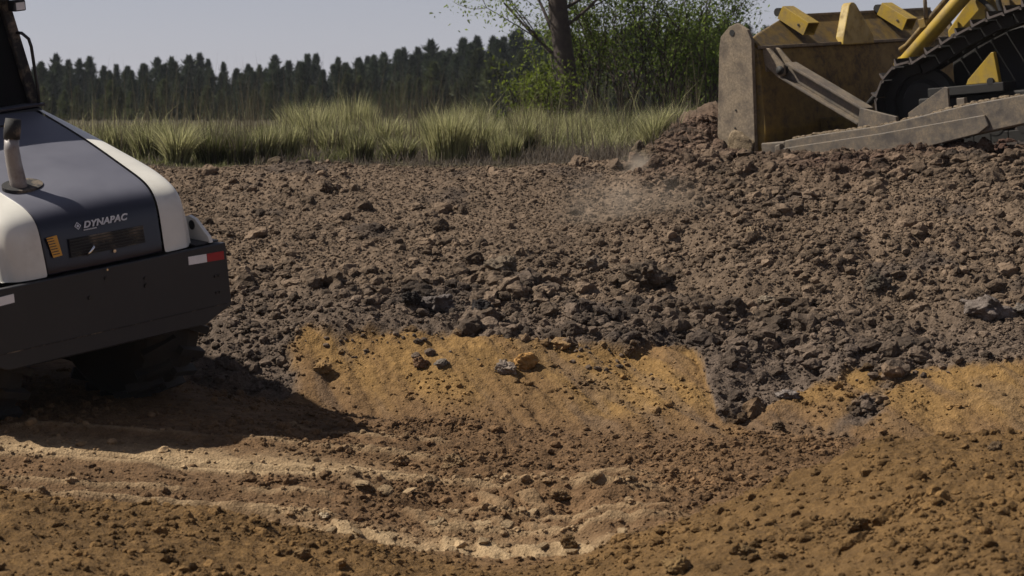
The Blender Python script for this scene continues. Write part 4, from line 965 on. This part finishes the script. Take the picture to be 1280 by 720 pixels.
# dark main case and belly guard between the tracks
MB().box(1.05, W-1.05, -5.4, -1.95, .42, 1.18).build('main_case', M['trackdark'], dz, bevel=.03)
MB().box(.47, .72, -2.95, -2.0, .50, .60).build('side_step', M['trackdark'], dz, bevel=.01)
MB().prism([(-2.47, .60), (-2.50, .655), (-2.81, .92), (-2.84, .92), (-2.88, .60)], 'x', .50, .56).build('frame_guard', M['yellow'], dz, bevel=.006)
MB().tube([(.47, -2.79, .615), (.52, -2.79, .615)], .04, 14).build('guard_bolt', M['trackdark'], dz)
HD = [(-1.80, 1.10), (-1.79, 1.22), (-2.10, 1.54), (-2.10, 2.05), (-2.4, 2.12), (-4.3, 2.12), (-4.3, 1.10)]
hd = MB().prism(HD, 'x', 1.25, W-1.25).build('engine_hood', M['yellow'], dz, bevel=.02)
MB().box(1.32, W-1.32, -2.095, -2.06, 1.58, 2.0).build('grille', M['trackdark'], hd)
MB().prism([(-2.30, 1.14), (-2.30, 1.40), (-2.60, 1.72), (-4.2, 1.72), (-4.2, 1.14)], 'x', 1.232, 1.247).build('side_cover', M['yellow_dirty'], hd, bevel=.003)
MB().box(1.15, W-1.15, -5.5, -4.33, 1.20, 1.9).build('cab_base', M['yellow'], dz, bevel=.03)
for px_, py_ in ((1.2, -4.4), (W-1.2, -4.4), (1.2, -5.4), (W-1.2, -5.4)):
    MB().beam((px_, py_, 1.91), (px_, py_, 3.1), .1, .1, up=(0, 1, 0)).build('cab_post', M['yellow'], dz, bevel=.01)
MB().box(1.08, W-1.08, -5.55, -4.25, 3.1, 3.22).build('cab_roof', M['yellow'], dz, bevel=.03)
MB().box(1.22, W-1.22, -4.42, -4.40, 1.95, 3.08).build('windscreen', M['glass'], dz)
MB().tube([(1.6, -3.4, 2.125), (1.6, -3.4, 2.9)], .06, 14).build('exhaust_stack', M['soot_hole_black'], dz, smooth=True)
MB().box(1.3, W-1.3, -6.1, -5.52, .5, 1.3).build('ripper_mount', M['yellow'], dz, bevel=.04)
# lift cylinders
for xc in (1.10, W-1.10):
    c_ = MB().tube([(xc, -1.27, .885), (xc, -2.30, 1.70)], .085, 24).build('lift_cylinder', M['yellow'], dz, smooth=True, bevel=.004)
    MB().tube([(xc, -1.24, .86), (xc, -1.31, .915)], .098, 24).build('cylinder_gland', M['yellow'], c_, smooth=True, bevel=.006)
    MB().tube([(xc, -.55, .315), (xc, -1.25, .87)], .035, 14).build('cylinder_rod', M['trackdark'], c_, smooth=True)
    MB().tube([(xc-.02, -1.27, 1.06), (xc-.02, -1.36, 1.10), (xc-.02, -2.1, 1.70)], .032, 12).build('hydraulic_line', M['yellow_dirty'], c_, smooth=True)
    MB().beam((xc-.02, -1.62, 1.27), (xc-.02, -1.60, 1.38), .09, .09, up=(0, 1, 0)).build('pipe_clamp', M['yellow_dirty'], c_, bevel=.01)
MB().box(1.02, 1.14, -.56, -.135, .24, .38).build('cylinder_lug', M['yellow_dirty'], dz, bevel=.01)
MB().tube([(1.05, -1.66, 1.38), (1.05, -1.67, 1.75)], .022, 10).build('hydraulic_line', M['bladesteel'], dz, smooth=True)
for k, (a0, b0) in enumerate((((1.18, -2.12, 1.62), (1.10, -2.62, 1.16)), ((1.15, -2.55, 1.62), (1.12, -2.70, 1.14)))):
    a = Vector(a0); b = Vector(b0); m_ = (a+b)/2+Vector((-.03, -.12*(1-2*k), .08))
    pts = [a*(1-t_)**2+m_*2*t_*(1-t_)+b*t_*t_ for t_ in [i/8 for i in range(9)]]
    MB().tube(pts, .03, 10).build('hydraulic_hose', M['trackdark'], dz, smooth=True)

# ------------------------------------------------------------------ dust at the heap
def dust(name, px, py, Y, rx, ry, rz, dens, label, seed):
    P = at(px, py, Y); v, f = ico(3)
    o = np_mesh(name, v*np.array([rx, ry, rz]), f, None, smooth=True); o.location = P
    m = bpy.data.materials.new(name+'_volume'); m.use_nodes = True; nt = m.node_tree; nt.nodes.remove(nt.nodes['Principled BSDF'])
    vol = N(nt, 'ShaderNodeVolumePrincipled'); vol.inputs['Color'].default_value = (.80, .68, .55, 1); vol.inputs['Anisotropy'].default_value = .2
    tc = N(nt, 'ShaderNodeTexCoord'); ln = N(nt, 'ShaderNodeVectorMath', operation='DIVIDE'); ln.inputs[1].default_value = (rx, ry, rz); nt.links.new(tc.outputs['Object'], ln.inputs[0])
    l2 = N(nt, 'ShaderNodeVectorMath', operation='LENGTH'); nt.links.new(ln.outputs[0], l2.inputs[0])
    fall = N(nt, 'ShaderNodeMapRange'); fall.interpolation_type = 'SMOOTHSTEP'; fall.inputs[1].default_value = 1; fall.inputs[2].default_value = .1; nt.links.new(l2.outputs['Value'], fall.inputs[0])
    geo = N(nt, 'ShaderNodeNewGeometry'); nf = ramp(nt, noise(nt, geo.outputs['Position'], 1.9+seed*.1, 3, .5), .34, .72)
    mu = N(nt, 'ShaderNodeMath', operation='MULTIPLY'); nt.links.new(fall.outputs[0], mu.inputs[0]); nt.links.new(nf, mu.inputs[1])
    m2 = N(nt, 'ShaderNodeMath', operation='MULTIPLY'); nt.links.new(mu.outputs[0], m2.inputs[0]); m2.inputs[1].default_value = dens; nt.links.new(m2.outputs[0], vol.inputs['Density'])
    nt.links.new(vol.outputs[0], nt.nodes['Material Output'].inputs['Volume']); o.data.materials.append(m)
    tag(o, label, 'dust', kind='stuff')
dust('dust_cloud', 796, 216, 24.8, .30, .35, .26, 6.0, 'small puff of pale dust at the foot of the fresh heap left of the blade', 1)
dust('dust_cloud', 790, 262, 22.6, .95, .6, .55, .8, 'thin veil of dust drifting over the slope below the heap', 2)

# ------------------------------------------------------------------ haze: pale air round the whole scene
hz = MB().box(-420, 420, -40, 430, .2, 16).build('haze', M['soil']); hm = bpy.data.materials.new('haze_air'); hm.use_nodes = True; nt = hm.node_tree; nt.nodes.remove(nt.nodes['Principled BSDF'])
vol = N(nt, 'ShaderNodeVolumePrincipled'); vol.inputs['Color'].default_value = (.78, .84, .95, 1); vol.inputs['Density'].default_value = .00015; nt.links.new(vol.outputs[0], nt.nodes['Material Output'].inputs['Volume'])
hz.data.materials.clear(); hz.data.materials.append(hm); tag(hz, 'thin pale haze in the air between the grass and the distant wood', 'haze', kind='stuff')

# ------------------------------------------------------------------ light
SUNV = Vector((-.98, .17, 0)).normalized(); EL = 49
sd_ = Vector((SUNV.x*math.cos(R(EL)), SUNV.y*math.cos(R(EL)), math.sin(R(EL))))
sun_d = bpy.data.lights.new('sun', 'SUN'); sun = bpy.data.objects.new('sun', sun_d); COL.objects.link(sun)
sun_d.energy = 5.0; sun_d.angle = R(.5); sun_d.color = (1, .93, .82); sun.rotation_euler = (-sd_).to_track_quat('-Z', 'Y').to_euler(); sun.location = (-20, 10, 30)
w = bpy.data.worlds.new('World'); scene.world = w; w.use_nodes = True; nt = w.node_tree; bg = nt.nodes['Background']
sky = nt.nodes.new('ShaderNodeTexSky'); sky.sky_type = 'NISHITA'; sky.sun_disc = False; sky.sun_elevation = R(EL); sky.sun_rotation = math.atan2(SUNV.x, SUNV.y)
sky.dust_density = 0.05; sky.ozone_density = 1.2; sky.air_density = 1.0
hs = nt.nodes.new('ShaderNodeHueSaturation'); hs.inputs['Saturation'].default_value = .3; nt.links.new(sky.outputs[0], hs.inputs['Color'])
nt.links.new(mixc(nt, 1.0, hs.outputs[0], (.84, .84, .99), 'MULTIPLY'), bg.inputs['Color']); bg.inputs['Strength'].default_value = .05
vs_ = scene.view_settings; vs_.view_transform = 'Standard'; vs_.look = 'None'; vs_.gamma = 1; vs_.exposure = .50
scene.render.engine = 'CYCLES'
